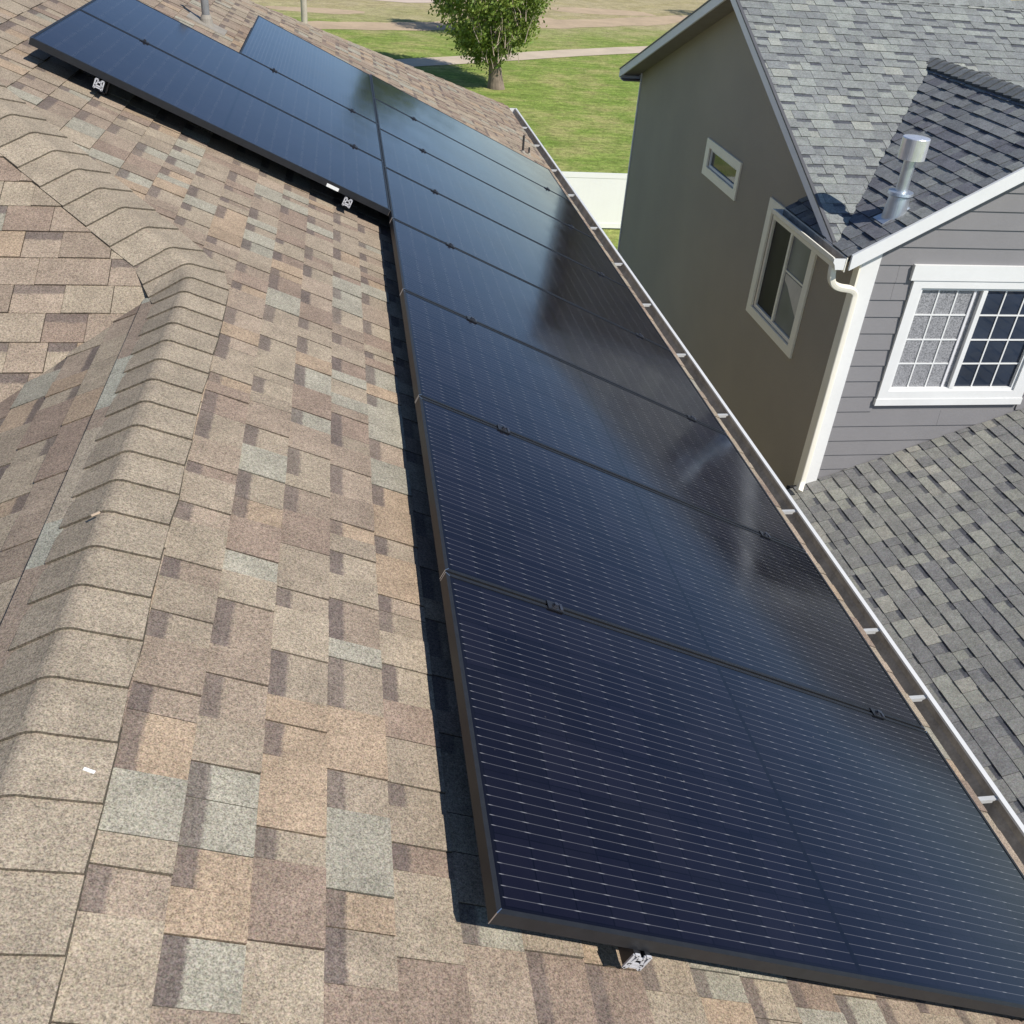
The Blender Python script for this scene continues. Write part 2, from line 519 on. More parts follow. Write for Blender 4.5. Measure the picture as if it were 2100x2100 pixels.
def soften(P_, k_):
    t_ = sum(w_ for _, w_ in P_); mn = [sum(a[i] * w_ for a, w_ in P_) / t_ for i in range(3)]
    return [(tuple(m_ + (c_ - m_) * k_ for c_, m_ in zip(a, mn)), w_) for a, w_ in P_]
GREY, GREEN = soften(GREY, .72), soften(GREEN, .72)

# ================================================================== OUR HOUSE
house = empty('brown_shingled_house', 'nearest house, tan and brown shingle roof with ridge caps under the solar panels', 'house', (0, 5, G))
XR = -0.852; ZOFF = -H / CT
def zS(x): return -TT * x + ZOFF
ZR = zS(XR)
JY = 2.74
EX = 1.952                     # eave line
APX = -4.6                     # where the two hips meet
# decks
mb = MB()
A = lambda x, y, z: (x, y, z)
apex_y = JY + (XR - APX)
ys_far = 12.68
mb.poly([A(XR, -3.2, ZR - .004), A(EX, -3.2, zS(EX) - .004), A(EX, ys_far, zS(EX) - .004), A(APX, 6.7, zS(APX) - .004), A(APX, apex_y if apex_y < 6.7 else 6.7, zS(APX) - .004), A(XR, JY, ZR - .004)])
# T side (falls to the left of the near ridge) and F side (falls towards the camera)
mb.poly([A(XR, -3.2, ZR - .004), A(XR, JY, ZR - .004), A(XR - 5.9, JY - 5.9, ZR - 5.9 * TT - .004), A(XR - 5.9, -3.2, ZR - 5.9 * TT - .004)])
mb.poly([A(XR, JY, ZR - .004), A(APX, JY + XR - APX, ZR + (XR - APX) * TT - .004), A(-9, JY + XR - APX, ZR + (XR - APX) * TT - .004), A(-9, JY - 5.9, ZR - 5.9 * TT - .004), A(XR - 5.9, JY - 5.9, ZR - 5.9 * TT - .004)])
# far hip side, facing away
mb.poly([A(EX, ys_far, zS(EX) - .004), A(-9, ys_far, zS(EX) - .004), A(-9, 6.7, zS(APX) - .004), A(APX, 6.7, zS(APX) - .004)])
deck = mb.build('roof_deck', M_DECK, house)

# S plane pieces: a = +Y, d = down slope
dS = Vector((CT, 0, -ST)); OS = Vector((0, 0, ZOFF))
VR = XR / CT
s_first = -0.926 - .143 * 29
HIPK = (ys_far - 6.7) / (EX - APX)
def clipS(i, P):
    sa = s_first + i * .143
    P = clip(P, 0, -1, EX / CT + .008)
    # far hip:   Y <= ys_far - (EX - X)*HIPK
    P = clip(P, -1, CT * HIPK, ys_far - EX * HIPK)
    if sa + .07 < -0.93:                    # above the near ridge: right of the near hip
        P = clip(P, 1, CT, -(JY + XR))     # Y >= JY + XR - X
    return P
pS = courses(OS, (0, 1, 0), dS, NS, (-3.1, 12.8), s_first, 52, TAN, 11, clipS, tooth=(.065, .195), gapw=(.055, .170), band=.9)
# T plane
nT = Vector((-ST, 0, CT)); dT = Vector((-CT, 0, -ST)); OT = Vector((XR, 0, ZR))
def clipT(i, P):
    return clip(P, -1, -CT, JY)   # Y <= JY - s*CT
pT = courses(OT, (0, 1, 0), dT, nT, (-3.1, 3), .155 - .143, 26, TAN, 23, clipT, th_t=.010, th_g=.006)
# F plane: a = +X, d = -Y down
nF = Vector((0, -ST, CT)); dF = Vector((0, -CT, -ST)); OF = Vector((0, JY, ZR))
def clipF(i, P):
    P = clip(P, -1, CT, XR)      # X <= XR - |.| : above: X <= XR + s*CT  (s negative above J)
    P = clip(P, -1, -CT, XR)     # below J: X <= XR - s*CT
    return P
pF = courses(OF, (1, 0, 0), dF, nF, (-7.5, -0.8), -.143 * 22 - .045, 40, TAN, 31, clipF)

# starter strip along the cap edge on the T side
lay([(pS, M_TAN, house), (pT, M_TAN, house), (pF, M_TAN, house)], 300)
mb = MB(); R = random.Random(3); y = -3.0
while y < JY - .17:
    y2 = min(y + R.uniform(.12, .3), JY - .17)
    cc = R.choice([(.34, .285, .215), (.27, .21, .16), (.34, .325, .26)])
    f = lambda s_, yy, z: OT + dT * s_ + Vector((0, yy, 0)) + nT * z
    top = [f(.115, y, .009), f(.115, y2, .009), f(.176, y2, .016), f(.176, y, .016)]
    bot = [f(.115, y, .0), f(.115, y2, .0), f(.176, y2, .0), f(.176, y, .0)]
    piece_mesh(mb, orient((top, bot, cc + (0,), [(0, .9)] * 4))); y = y2
mb.build('ridge_edge_strip', M_TAN, house)

# ridge and hip caps, each a folded shingle bent over the crest
def bend(Lp, Cp, Rp, lift, n=7):
    """points across the crest: straight legs with a rounded fold"""
    Lp, Cp, Rp = Vector(Lp), Vector(Cp), Vector(Rp); up = Vector((0, 0, lift))
    out = []
    a_ = Cp.lerp(Lp, .24); b_ = Cp.lerp(Rp, .24); top = Cp + Vector((0, 0, .006))
    out.append(Lp); out.append(Lp.lerp(a_, .6))
    for k in range(n + 1):
        t_ = k / n
        out.append((1 - t_) ** 2 * a_ + 2 * t_ * (1 - t_) * top + t_ * t_ * b_)
    out.append(b_.lerp(Rp, .4)); out.append(Rp)
    return [p + up for p in out]
def cap(far, near, lift, col, parent):
    """far and near: (left, crest, right) points of the upper and lower end of one cap"""
    mb = MB(); A1 = bend(*far, lift[0]); B1 = bend(*near, lift[1]); n = len(A1); dz = Vector((0, 0, -.0105))
    c2 = (col[0] * .33, col[1] * .33, col[2] * .33, 0)
    for i in range(n - 1):
        mb.poly([B1[i], B1[i + 1], A1[i + 1], A1[i]], 0, col, [(0, 1), (0, 1), (0, .4), (0, .4)])
        mb.poly([B1[i] + dz, B1[i + 1] + dz, B1[i + 1], B1[i]], 0, c2)
    for A_, B_ in ((A1[0], B1[0]), (B1[-1], A1[-1])):
        mb.poly([A_, B_, B_ + dz * 2, A_ + dz * 2], 0, c2)
    return mb.build('ridge_cap', M_CAP, parent, False, False)

R = random.Random(5)
CAPC = (.312, .258, .192)
def capcol(): k = R.uniform(.93, 1.07); return (CAPC[0] * k, CAPC[1] * k, CAPC[2] * k, 0)
hd = Vector((-1, 1, TT)).normalized()
lf = (nF.cross(hd)); lf = lf if lf.dot(Vector((-1, -1, 0))) > 0 else -lf; lf.normalize()
rt = (NS.cross(hd)); rt = rt if rt.dot(Vector((1, 1, 0))) > 0 else -rt; rt.normalize()
dTl = Vector((-CT, 0, -ST)); dSr = Vector((CT, 0, -ST))
lines_ = []
for k in range(36, -1, -1):                      # hip, from the top down
    C_ = Vector((-.943, 2.831, ZR + .091 * TT)) + hd * (.150 * k)
    C_.z = ZR + (XR - C_.x) * TT
    t_ = 1 if k > 0 else .85
    lines_.append((C_ + (lf * t_ + dTl * (1 - t_)) * .170, C_, C_ + (rt * t_ + dSr * (1 - t_)) * .170))
for (x_, y_, t_, lx, ly) in ((-.872, 2.745, .50, -1.028, 2.640), (-.854, 2.622, .22, -.997, 2.560)):
    C_ = Vector((x_, y_, ZR + (XR - x_) * TT))
    Lz = max(ZR + TT * (ly - JY), ZR - TT * (XR - lx)) + .004
    lines_.append((Vector((lx, ly, Lz)), C_, C_ + (rt * t_ + dSr * (1 - t_)).normalized() * .160))
y = 2.477
while y > -2.6:
    C_ = Vector((XR, y, ZR)); q_ = R.uniform(-.006, .006)
    lines_.append((C_ + dTl * .130 + Vector((0, q_, 0)), C_, C_ + dSr * (.156 + R.uniform(-.004, .004)) + Vector((0, .02, 0)))); y -= .1455
for k in range(len(lines_) - 1):
    far, near = lines_[k], lines_[k + 1]
    # the upper end slips under the cap above it
    cap(far, near, (.0095, .0165), capcol(), house)
def cap2(Pa, Pb, l_, r_, lift, col, parent):
    Pa, Pb = Vector(Pa), Vector(Pb)
    return cap((Pa + l_ * .165, Pa, Pa + r_ * .165), (Pb + l_ * .165, Pb, Pb + r_ * .165), lift, col, parent)
# far hip caps (seen edge on along the back of the roof)
hd2 = Vector((EX - APX, ys_far - 6.7, zS(EX) - zS(APX))).normalized()
nB = Vector((0, ST, CT)).normalized()
l2 = NS.cross(hd2); l2 = l2 if l2.dot(Vector((-1, -1, 0))) > 0 or l2.y < 0 else -l2
r2 = Vector((0.3, 1, -.45)).normalized()
P0 = Vector((APX, 6.7, zS(APX)))
for k in range(44):
    s1 = .205 * k; s2 = s1 + .205
    pa = P0 + hd2 * s1; pb = P0 + hd2 * (s2 + .0)
    if pb.x > EX - .02: break
    cap2(pa, pb, l2.normalized(), r2, (.0, .008), capcol(), house)

# eave drip edge, fascia, walls below
mb = MB(); mb.box(EX - .06, EX + .012, -3.2, ys_far, zS(EX) - .022, zS(EX) - .0065); 
dr = mb.build('drip_edge', plain('pinkish_drip_edge', (.50, .40, .34, 1), .6, 0, .2, 20), house)
mb = MB(); mb.box(EX - .05, EX - .02, -3.2, ys_far, zS(EX) - .19, zS(EX) - .023); mb.build('fascia', M_WHITE, house)
mb = MB(); mb.box(EX - .45, EX - .051, -3.2, ys_far, zS(EX) - .20, zS(EX) - .185); mb.build('soffit', M_SOFFIT, house)
mb = MB(); mb.box(-8.5, EX - .45, -3.0, ys_far - .45, G, zS(EX) - .20); mb.build('wall', M_TAUPE, house)

# gutter: K-style profile swept along Y, with hidden-hanger straps
def sweep(profile, y0_, y1_, mi=0, mb=None):
    mb = mb or MB()
    for i in range(len(profile) - 1):
        (xa, za), (xb, zb) = profile[i], profile[i + 1]
        mb.poly([(xa, y0_, za), (xb, y0_, zb), (xb, y1_, zb), (xa, y1_, za)], mi)
    return mb
GZ = -1.085; GX0 = 1.968; GX1 = 2.086
prof = [(GX0, GZ - .002), (GX0, GZ - .115), (GX1 - .045, GZ - .115), (GX1 - .030, GZ - .075), (GX1 - .008, GZ - .045), (GX1 - .004, GZ - .006)]
gut = sweep(prof, -3.2, 12.72)
gut = gut.build('gutter', M_GUTIN, house)
mb = MB(); off = .0022
pf = [(GX0 - off, GZ), (GX0 - off, GZ - .118), (GX1 - .043, GZ - .118), (GX1 - .027, GZ - .077), (GX1 - .005, GZ - .047), (GX1 - .001, GZ - .006)]
sweep(pf, -3.2, 12.722, 0, mb)
mb.build('gutter_shell', M_GUT, gut)
mb = MB(); mb.box(GX1 - .012, GX1 + .008, -3.2, 12.724, GZ - .006, GZ + .006); mb.build('gutter_rim', M_GUT, gut)
mb = MB(); mb.box(GX0 - .003, GX1 + .006, 12.722, 12.730, GZ - .12, GZ + .004); mb.build('end_cap', M_GUT, gut)
for i, y in enumerate([-2.4, -1.5, -.3, .965, 1.485, 1.906, 2.864, 3.934, 4.814, 5.726, 6.633, 7.601, 8.661, 9.608, 10.72, 11.64]):
    mb = MB(); mb.box(GX0, GX1 - .010, y - .009, y + .009, GZ - .012, GZ - .004)
    mb.box(GX0 + .002, GX1 - .03, y - .009, y - .006, GZ - .022, GZ - .012)
    mb.build('strap', M_STRAP, gut)

# plumbing vent through the roof, behind the upper panels
vx, vy = -1.300, 7.606; vz = zS(vx)
vp = None
mb = MB(); mb.tube([(vx, vy, vz - .05), (vx, vy, vz + .40)], .030, 16); mb.tube([(vx, vy, vz + .39), (vx, vy, vz + .402)], .024, 16)
vp = mb.build('plumbing_vent', M_PIPE, house, True)
mb = MB(); mb.tube([(vx, vy, vz - .03), (vx, vy, vz + .05), (vx, vy, vz + .075)], [.055, .045, .034], 16); mb.build('boot', M_LEAD, vp, True)
mb = MB(); f = lambda a_, s_, z_: Vector((vx, vy, vz)) + Vector((0, a_, 0)) + dS * s_ + NS * z_
mb.prism([f(-.13, -.15, .004), f(.13, -.15, .004), f(.13, .15, .004), f(-.13, .15, .004)], [f(-.13, -.15, .013), f(.13, -.15, .013), f(.13, .15, .013), f(-.13, .15, .013)])
mb.build('flashing', M_LEAD, vp)
# two thin pipes just past the far end of the panels
for (x_, y_, h_, r_) in ((1.665, 9.60, .175, .0125), (1.745, 9.66, .075, .010)):
    mb = MB(); z_ = zS(x_); mb.tube([(x_, y_, z_ - .02), (x_, y_, z_ + h_)], r_, 10)
    q = mb.build('thin_vent_pipe', M_RUBBER, house, True)
    mb = MB(); mb.tube([(x_, y_, z_ - .02), (x_, y_, z_ + .02)], [r_ * 3, r_ * 1.4], 10); mb.build('collar', M_LEAD, q, True)

# ================================================================== SOLAR PANELS
L, W, PITCH = 1.912, 1.050, 1.060
def make_panel(label, loc, turned=False):
    e_ = empty('solar_panel', label, 'solar panel', loc, (0, 0, 0), 'black solar panels on the roof')
    M = Matrix.Rotation(TH, 4, 'Y')
    if turned: M = M @ Matrix.Rotation(math.radians(90), 4, 'Z')
    e_.rotation_euler = M.to_euler()
    return e_
panel_meshes = {}
def panel_parts(par):
    global panel_meshes
    if not panel_meshes:
        base = Matrix.Identity(4)
        def reg(key, mb, mts, smooth=False):
            o = mb.build(key, mts, None, smooth); me = o.data; bpy.data.objects.remove(o)
            panel_meshes[key] = me
        d = .035; t_ = .0115
        def rail(p0, p1, i0, i1):
            mb = MB()
            top = [Vector((*p0, 0)), Vector((*p1, 0)), Vector((*i1, 0)), Vector((*i0, 0))]
            bot = [v_ + Vector((0, 0, -d)) for v_ in top]
            ch = .0012
            mb.prism(bot, top)
            # bottom flange
            c = (Vector((L / 2, W / 2, 0)))
            fl = [Vector((*p0, -d + .0005)), Vector((*p1, -d + .0005))]
            j0 = Vector((*p0, 0)) + (Vector((*i0, 0)) - Vector((*p0, 0))) * 2.4
            j1 = Vector((*p1, 0)) + (Vector((*i1, 0)) - Vector((*p1, 0))) * 2.4
            tp = [Vector((*i0, -d)), Vector((*i1, -d)), Vector((j1.x, j1.y, -d)), Vector((j0.x, j0.y, -d))]
            mb.prism(tp, [v_ + Vector((0, 0, .002)) for v_ in tp])
            return mb
        c = [(0, 0), (L, 0), (L, W), (0, W)]; i_ = [(t_, t_), (L - t_, t_), (L - t_, W - t_), (t_, W - t_)]
        for k, nm in enumerate(('frame_rail_a', 'frame_rail_b', 'frame_rail_c', 'frame_rail_d')):
            k2 = (k + 1) % 4
            reg(nm, rail(c[k], c[k2], i_[k], i_[k2]), M_BLACK)
        mb = MB(); mb.box(t_ + .0002, L - t_ - .0002, t_ + .0002, W - t_ - .0002, -.0048, -.0016)
        reg('glass_face', mb, M_SOLAR)
        mb = MB(); mb.box(t_ + .0002, L - t_ - .0002, t_ + .0002, W - t_ - .0002, -.0072, -.0052); reg('backsheet', mb, M_DARK)
        mb = MB(); mb.box(.9, 1.02, .3, .36, -.026, -.0075); reg('junction_box', mb, M_RUBBER)
        # plastic corner key showing in the mitre
        for nm, (a_, b_) in dict(key_a=((0, 0), (1, 1)), key_b=((L, 0), (-1, 1)), key_c=((L, W), (-1, -1)), key_d=((0, W), (1, -1))).items():
            mb = MB(); ax, ay = a_; bx, by = b_; q_ = .0007
            o1 = Vector((ax - bx * .0006, ay - by * .0006, .0003)); o2 = Vector((ax + bx * t_, ay + by * t_, .0003))
            pn = Vector((-by * q_, bx * q_, 0))
            mb.prism([o1 - pn + Vector((0, 0, -.0355)), o1 + pn + Vector((0, 0, -.0355)), o2 + pn + Vector((0, 0, -.003)), o2 - pn + Vector((0, 0, -.003))], [o1 - pn, o1 + pn, o2 + pn, o2 - pn])
            reg(nm, mb, M_ALU)
    nmap = {'frame_rail_a': 'frame_rail', 'frame_rail_b': 'frame_rail', 'frame_rail_c': 'frame_rail', 'frame_rail_d': 'frame_rail', 'key_a': 'corner_key', 'key_b': 'corner_key', 'key_c': 'corner_key', 'key_d': 'corner_key'}
    for key, me in panel_meshes.items():
        o = bpy.data.objects.new(nmap.get(key, key), me); COL.objects.link(o); o.parent = par
clamp_me = None
def clamp(par, x, y, turn=False):
    """mid clamp: plate, upstand and bolt head, in the panel's own coordinates"""
    global clamp_me
    if clamp_me is None:
        mb = MB()
        mb.box(-.026, .026, -.0175, .0175, .0006, .0042, 0)
        mb.box(-.022, .022, -.0040, .0040, -.03, .0006, 0)
        mb.tube([(0, 0, .0042), (0, 0, .0058)], .0105, 12, 0)
        mb.tube([(0, 0, .0058), (0, 0, .0135)], .0075, 6, 1)
        mb.box(.014, .0235, -.014, .014, .0042, .0078, 1)
        o = mb.build('x', [M_BLACKM, M_ALU], None); clamp_me = o.data; bpy.data.objects.remove(o)
        clamp_me.materials[1] = plain('dull_bolt_steel', (.16, .16, .18, 1), .4, .9, .2, 60)
    o = bpy.data.objects.new('mid_clamp', clamp_me); COL.objects.link(o); o.parent = par
    o.location = (x, y, 0)
    if turn: o.rotation_euler = (0, 0, math.pi / 2)
U0 = 4.364
near_lab = ['largest nearest black solar panel, at the bottom right with its mitred corner in view',
            'second black solar panel of the long row beside the gutter, right behind the nearest one',
            'third panel of the long row, across the gutter from the bottom of the downspout',
            'fourth panel of the long row, across the gutter from the large side window',
            'fifth panel of the long row, just before the notch where the upper panels begin',
            'sixth panel of the long row, beginning at the notch beside the front upper panel',
            'seventh panel of the long row, next but one from its far end',
            'farthest panel of the long row, reflecting the tree, its edge near two thin vent pipes']
NV1, NV2 = .358, 1.669
jit = random.Random(12)
for i in range(8):
    p_ = make_panel(near_lab[i], (0, i * PITCH, 0)); panel_parts(p_)
    if i < 7:
        for v_ in (NV1, NV2): clamp(p_, v_, W + (PITCH - W) / 2)
# upper panels
def on(v, y, dz=0): return (v * CT + dz * ST, y, -v * ST + dz * CT)
upA = make_panel('front upper black solar panel with two silver rail ends sticking out below its edge', on(-.004 - L, U0)); panel_parts(upA)
clamp(upA, L + .02 - 1.555, W + .0075); clamp(upA, L + .02 - .225, W + .0075)
upB = make_panel('middle upper solar panel, running up to the plumbing vent pipe', on(-.004 - L, U0 + PITCH)); panel_parts(upB)
clamp(upB, L + .02 - .822, W + .0075); clamp(upB, L + .02 - .225, W + .0075)
upC = make_panel('topmost solar panel turned sideways, reflecting the tree near its right corner', on(-.004, U0 + 2 * PITCH), True); panel_parts(upC)
mb = MB()
mt = Matrix.Translation(Vector(on(0, 0))) @ Matrix.Rotation(TH, 4, 'Y')
mb.box(-.375, -.305, U0 - .0012, U0 - .0002, -.034, -.016, 0, mt); o = mb.build('white_label', M_LABEL, upA)

# rails with feet
def rail(label, v, y0_, y1_, foot_ys, silver_end=True):
    r = empty('mounting_rail', label, 'mounting rail', on(v, y0_, -H + .02), (0, 0, 0), 'aluminium rails under the panels')
    def P(dv, y, dz): return Vector(on(v + dv, y, dz))
    zt, zb = -.0365, -.082
    prof_ = [(-.020, zb), (-.020, zt), (-.008, zt), (-.008, zt - .011), (.008, zt - .011), (.008, zt), (.020, zt), (.020, zb), (.010, zb + .007), (-.010, zb + .007)]
    mb = MB(); n = len(prof_)
    for i in range(n):
        a_, b_ = prof_[i], prof_[(i + 1) % n]
        mb.poly([P(a_[0], y0_, a_[1]), P(b_[0], y0_, b_[1]), P(b_[0], y1_, b_[1]), P(a_[0], y1_, a_[1])])
    mb.poly([P(a_[0], y1_, a_[1]) for a_ in prof_]); mb.build('rail_body', M_BLACKM, r)
    if silver_end:
        # sawn end: outline walls and web of the hollow section, bare metal
        mb = MB(); e0 = y0_ - .003
        def wall(a_, b_, w_=.0032):
            pa, pb = P(a_[0], e0, a_[1]), P(b_[0], e0, b_[1])
            dd = (pb - pa).normalized(); nn = dd.cross(Vector((0, 1, 0))) * w_
            q_ = [pa - nn, pa + nn, pb + nn, pb - nn]
            mb.prism([x_ + Vector((0, .004, 0)) for x_ in q_], q_)
        for i in range(n): wall(prof_[i], prof_[(i + 1) % n])
        wall((-.020, zb + .016), (.020, zb + .016)); wall((-.008, zt - .011), (-.014, zb + .016)); wall((.008, zt - .011), (.014, zb + .016))
        mb.build('sawn_end', M_SAWN, r)
    for fy in foot_ys:
        mb = MB(); inner = fy > y0_ + .5
        ml = Matrix.Translation(Vector(on(v, fy, 0))) @ Matrix.Rotation(TH, 4, 'Y')
        mb.box(.024, .032, -.022, .022, -H + .014, zt - .008, 0, ml)
        mb.box(-.03, .032, -.022, .022, -H + .014, -H + .021, 0, ml)
        mb.build('rail_foot', M_BLACKM, r)
        if not inner: continue
        mb = MB(); mb.box(-.14, .10, -.10, .10, -H + .0095, -H + .0135, 0, ml); mb.build('flashing_plate', M_DARK, r)
rail('upper rail of the long row, silver end showing below the nearest panel', NV1, -.010, 8.62, (.10, 1.3, 2.5, 3.7, 4.9, 6.1, 7.3, 8.3))
rail('lower rail of the long row, ending beside the two thin vent pipes', NV2, .03, 8.60, (.25, 1.3, 2.5, 3.7, 4.9, 6.1, 7.3, 8.57))
rail('rail with bright sawn end near the outer left corner of the front upper panel', -1.57, U0 - .03, U0 + 2.1, (U0 + .10, 5.5, 6.4))
rail('mounting rail with its bright sawn end near the notch, next to the white sticker', -.24, U0 - .03, U0 + 4.0, (U0 + .10, 5.5, 6.7, 8.0))
rail('short mounting rail hidden under the middle of the topmost sideways panel', -.82, U0 + 1.6, U0 + 4.0, (6.6, 8.0), False)

# scrap on the ridge cap and a few crumbs
mb = MB(); P_ = Vector((-.741, .234, zS(-.741) + .0135)); u_ = Vector((.0095, -.002, -.0043)); v_ = Vector((.001, .003, 0))
mb.bar(P_ - u_, P_ + u_, v_, Vector((.0008, 0, .0018))); o = mb.build('white_scrap', M_LABEL)
tag(o, 'tiny white scrap lying on a ridge cap at the lower left', 'scrap')
mb = MB(); P_ = Vector((-.866, .985, ZR + .0275)); u_ = Vector((.009, .006, 0.001)); v_ = Vector((-.0015, .002, 0))
mb.bar(P_ - u_, P_ + u_, v_, Vector((0, 0, .0015))); o = mb.build('straw_chip', plain('pale_wood_chip', (.55, .42, .30, 1), .8))
tag(o, 'tiny pale chip of straw on a ridge cap left of the panels', 'scrap')

# ================================================================== NEIGHBOUR HOUSE
XN, XE = 4.6, 4.3
F = 7.194; YFAR = 15.4
MS = .448; MY, MZ = 11.15, .693          # main ridge
MSL = .372
KC = .585; RX_, = (6.405,)
CZ = -1.075
def zMain(y): return MZ - MS * (MY - y) if y < MY else MZ - MSL * (y - MY)
def zCross(x): return CZ + KC * (x - XE) if x < RX_ else CZ + KC * (2 * RX_ - XE - x)
nb = empty('grey_neighbour_house', 'neighbouring two storey house with taupe side wall, grey lap siding front and grey shingle roofs', 'house', (XN, 10, G))
XB = 15.0
# taupe gable wall, real thickness, pierced where the two windows sit
def wall_with_holes(xf, xb, outline, holes):
    """outline: list of (y,z) of the wall as columns of constant y-slices -> built in strips round the holes"""
    mb = MB()
    ys = sorted({p[0] for p in outline} | {h_[0] for h_ in holes} | {h_[1] for h_ in holes})
    def topz(y): return wall_top(y)
    for a_, b_ in zip(ys[:-1], ys[1:]):
        if b_ - a_ < 1e-6: continue
        cuts = [h_ for h_ in holes if h_[0] <= a_ + 1e-6 and h_[1] >= b_ - 1e-6]
        segs = []; zlo = G
        for h_ in sorted(cuts, key=lambda k_: k_[2]):
            segs.append((zlo, zlo, h_[2], h_[2])); zlo = h_[3]
        segs.append((zlo, zlo, topz(a_), topz(b_)))
        for z0a, z0b, z1a, z1b in segs:
            mb.poly([(xf, a_, z0a), (xf, b_, z0b), (xf, b_, z1b), (xf, a_, z1a)])
            mb.poly([(xf, a_, z1a), (xf, b_, z1b), (xb, b_, z1b), (xb, a_, z1a)])
            mb.poly([(xf, a_, z0a), (xf, b_, z0b), (xb, b_, z0b), (xb, a_, z0a)])
    for h_ in holes:
        for yy in (h_[0], h_[1]):
            mb.poly([(xf, yy, h_[2]), (xb, yy, h_[2]), (xb, yy, h_[3]), (xf, yy, h_[3])])
    return mb
def wall_top(y):
    if y < 7.62: return zCross(XN) - .02
    return zMain(y) - .03
SW = (10.63, 11.70, -1.52, -1.275); LW = (8.20, 9.36, -2.56, -1.40)
wmb = wall_with_holes(XN, XN + .16, [(F, 0), (7.62, 0), (MY, 0), (YFAR, 0)], [SW, LW])
wmb.build('side_wall', M_TAUPE, nb)
mb = MB(); mb.poly([(XN, YFAR, G), (XB, YFAR, G), (XB, YFAR, zMain(YFAR) - .03), (XN, YFAR, zMain(YFAR) - .03)])
mb.poly([(XB, F, G), (XB, YFAR, G), (XB, YFAR, zMain(YFAR) - .03), (XB, MY, MZ - .05), (XB, F, zMain(F) - .05)])
mb.build('rear_wall', M_TAUPE, nb)
# dark line of flashing at the base of the side wall
mb = MB(); mb.box(XN - .13, XN - .003, F + .0, F + .03, -3.86, -3.79); mb.build('base_flashing', M_DARK, nb)
# corner trim on far edge of side wall
mb = MB(); mb.box(XN - .018, XN - .001, YFAR - .015, YFAR + .018, G, zMain(YFAR) - .08); mb.build('corner_trim', M_BARGE, nb)

# front wall of the cross gable: lap siding boards
FW0, FW1 = 4.78, 8.15
FWIN = (5.295, 6.745, -2.61, -1.485)
bt = .1775
zb_ = -6.62; R = random.Random(9)
mb = MB()
def front_top(x): return zCross(x) - .02
xs = [XN, RX_, 8.21]
# sheathing behind the boards, with the opening left open
def fq(x0, x1, z0, z1, yy=F + .02): mb.poly([(x0, yy, z0), (x1, yy, z0), (x1, yy, z1), (x0, yy, z1)])
fq(XN, FWIN[0], G, FWIN[3]); fq(FWIN[1], 8.21, G, FWIN[3]); fq(FWIN[0], FWIN[1], G, FWIN[2])
mb.poly([(XN, F + .02, FWIN[3]), (8.21, F + .02, FWIN[3]), (8.21, F + .02, front_top(8.21)), (RX_, F + .02, front_top(RX_)), (XN, F + .02, front_top(XN))])
mb.build('front_sheathing', M_SIDING, nb)
win_out = (5.19, 6.88, -2.765, -1.262)
zz = -1.262 - .0 - bt * 31
n_b = 0
while zz < front_top(RX_):
    z0, z1 = zz, zz + bt
    if z1 < -4.6: zz += bt; continue
    spans = [(FW0, FW1)]
    if z1 > win_out[2] + .02 and z0 < win_out[3] - .02: spans = [(FW0, win_out[0] - .002), (win_out[1] + .002, FW1)]
    for (a_, b_) in spans:
        cutsx = [a_, b_]
        if b_ - a_ > 2.5 and R.random() < .5: cutsx = [a_, R.uniform(a_ + .8, b_ - .8), b_]
        if abs(z1 - (-1.262)) < .2 and a_ < 4.9 and z1 < -1.2 and len(spans) == 2: cutsx = [a_, a_ + .23, b_]
        for p_, q_ in zip(cutsx[:-1], cutsx[1:]):
            P = [(p_ + .0012, z0), (q_ - .0012, z0), (q_ - .0012, z1), (p_ + .0012, z1)]
            P = clip(P, KC, -1, CZ - KC * XE - .02); P = clip(P, -KC, -1, CZ + KC * (2 * RX_ - XE) - .02)
            if len(P) < 3 or area2(P) < 1e-4: continue
            yf = lambda z: F + .016 - .013 * (1 - (z - z0) / bt)
            top = [Vector((x_, yf(z_), z_)) for x_, z_ in P]; bot = [Vector((x_, F + .0195, z_)) for x_, z_ in P]
            b_o = MB(); b_o.prism(bot, top); b_o.build('siding_board', M_SIDING, nb)
    zz += bt
# white corner board of the front wall and its return
mb = MB(); mb.box(XN - .002, FW0 - .002, F - .016, F + .0185, G, zCross(XN) - .03); mb.build('corner_board', M_WHITE, nb)
mb = MB(); mb.box(XN - .022, XN - .0025, F - .016, F + .085, G, zCross(XN) - .03); mb.build('corner_board', M_CREAM, nb)

# ---- windows
def frame4(mb_, rect_out, rect_in, place, d0, d1, mi=0):
    (a0, a1, b0, b1), (c0, c1, e0, e1) = rect_out, rect_in
    for r_ in ((a0, a1, b0, e0), (a0, a1, e1, b1), (a0, c0, e0, e1), (c1, a1, e0, e1)):
        pts = [(r_[0], r_[2]), (r_[1], r_[2]), (r_[1], r_[3]), (r_[0], r_[3])]
        mb_.prism([place(p, d0) for p in pts], [place(p, d1) for p in pts], mi)
side = lambda p, d_: Vector((XN + d_, p[0], p[1]))
front = lambda p, d_: Vector((p[0], F + d_, p[1]))
def boxp(mb_, place, a0, a1, b0, b1, d0, d1):
    pts = [(a0, b0), (a1, b0), (a1, b1), (a0, b1)]
    mb_.prism([place(p, d0) for p in pts], [place(p, d1) for p in pts])
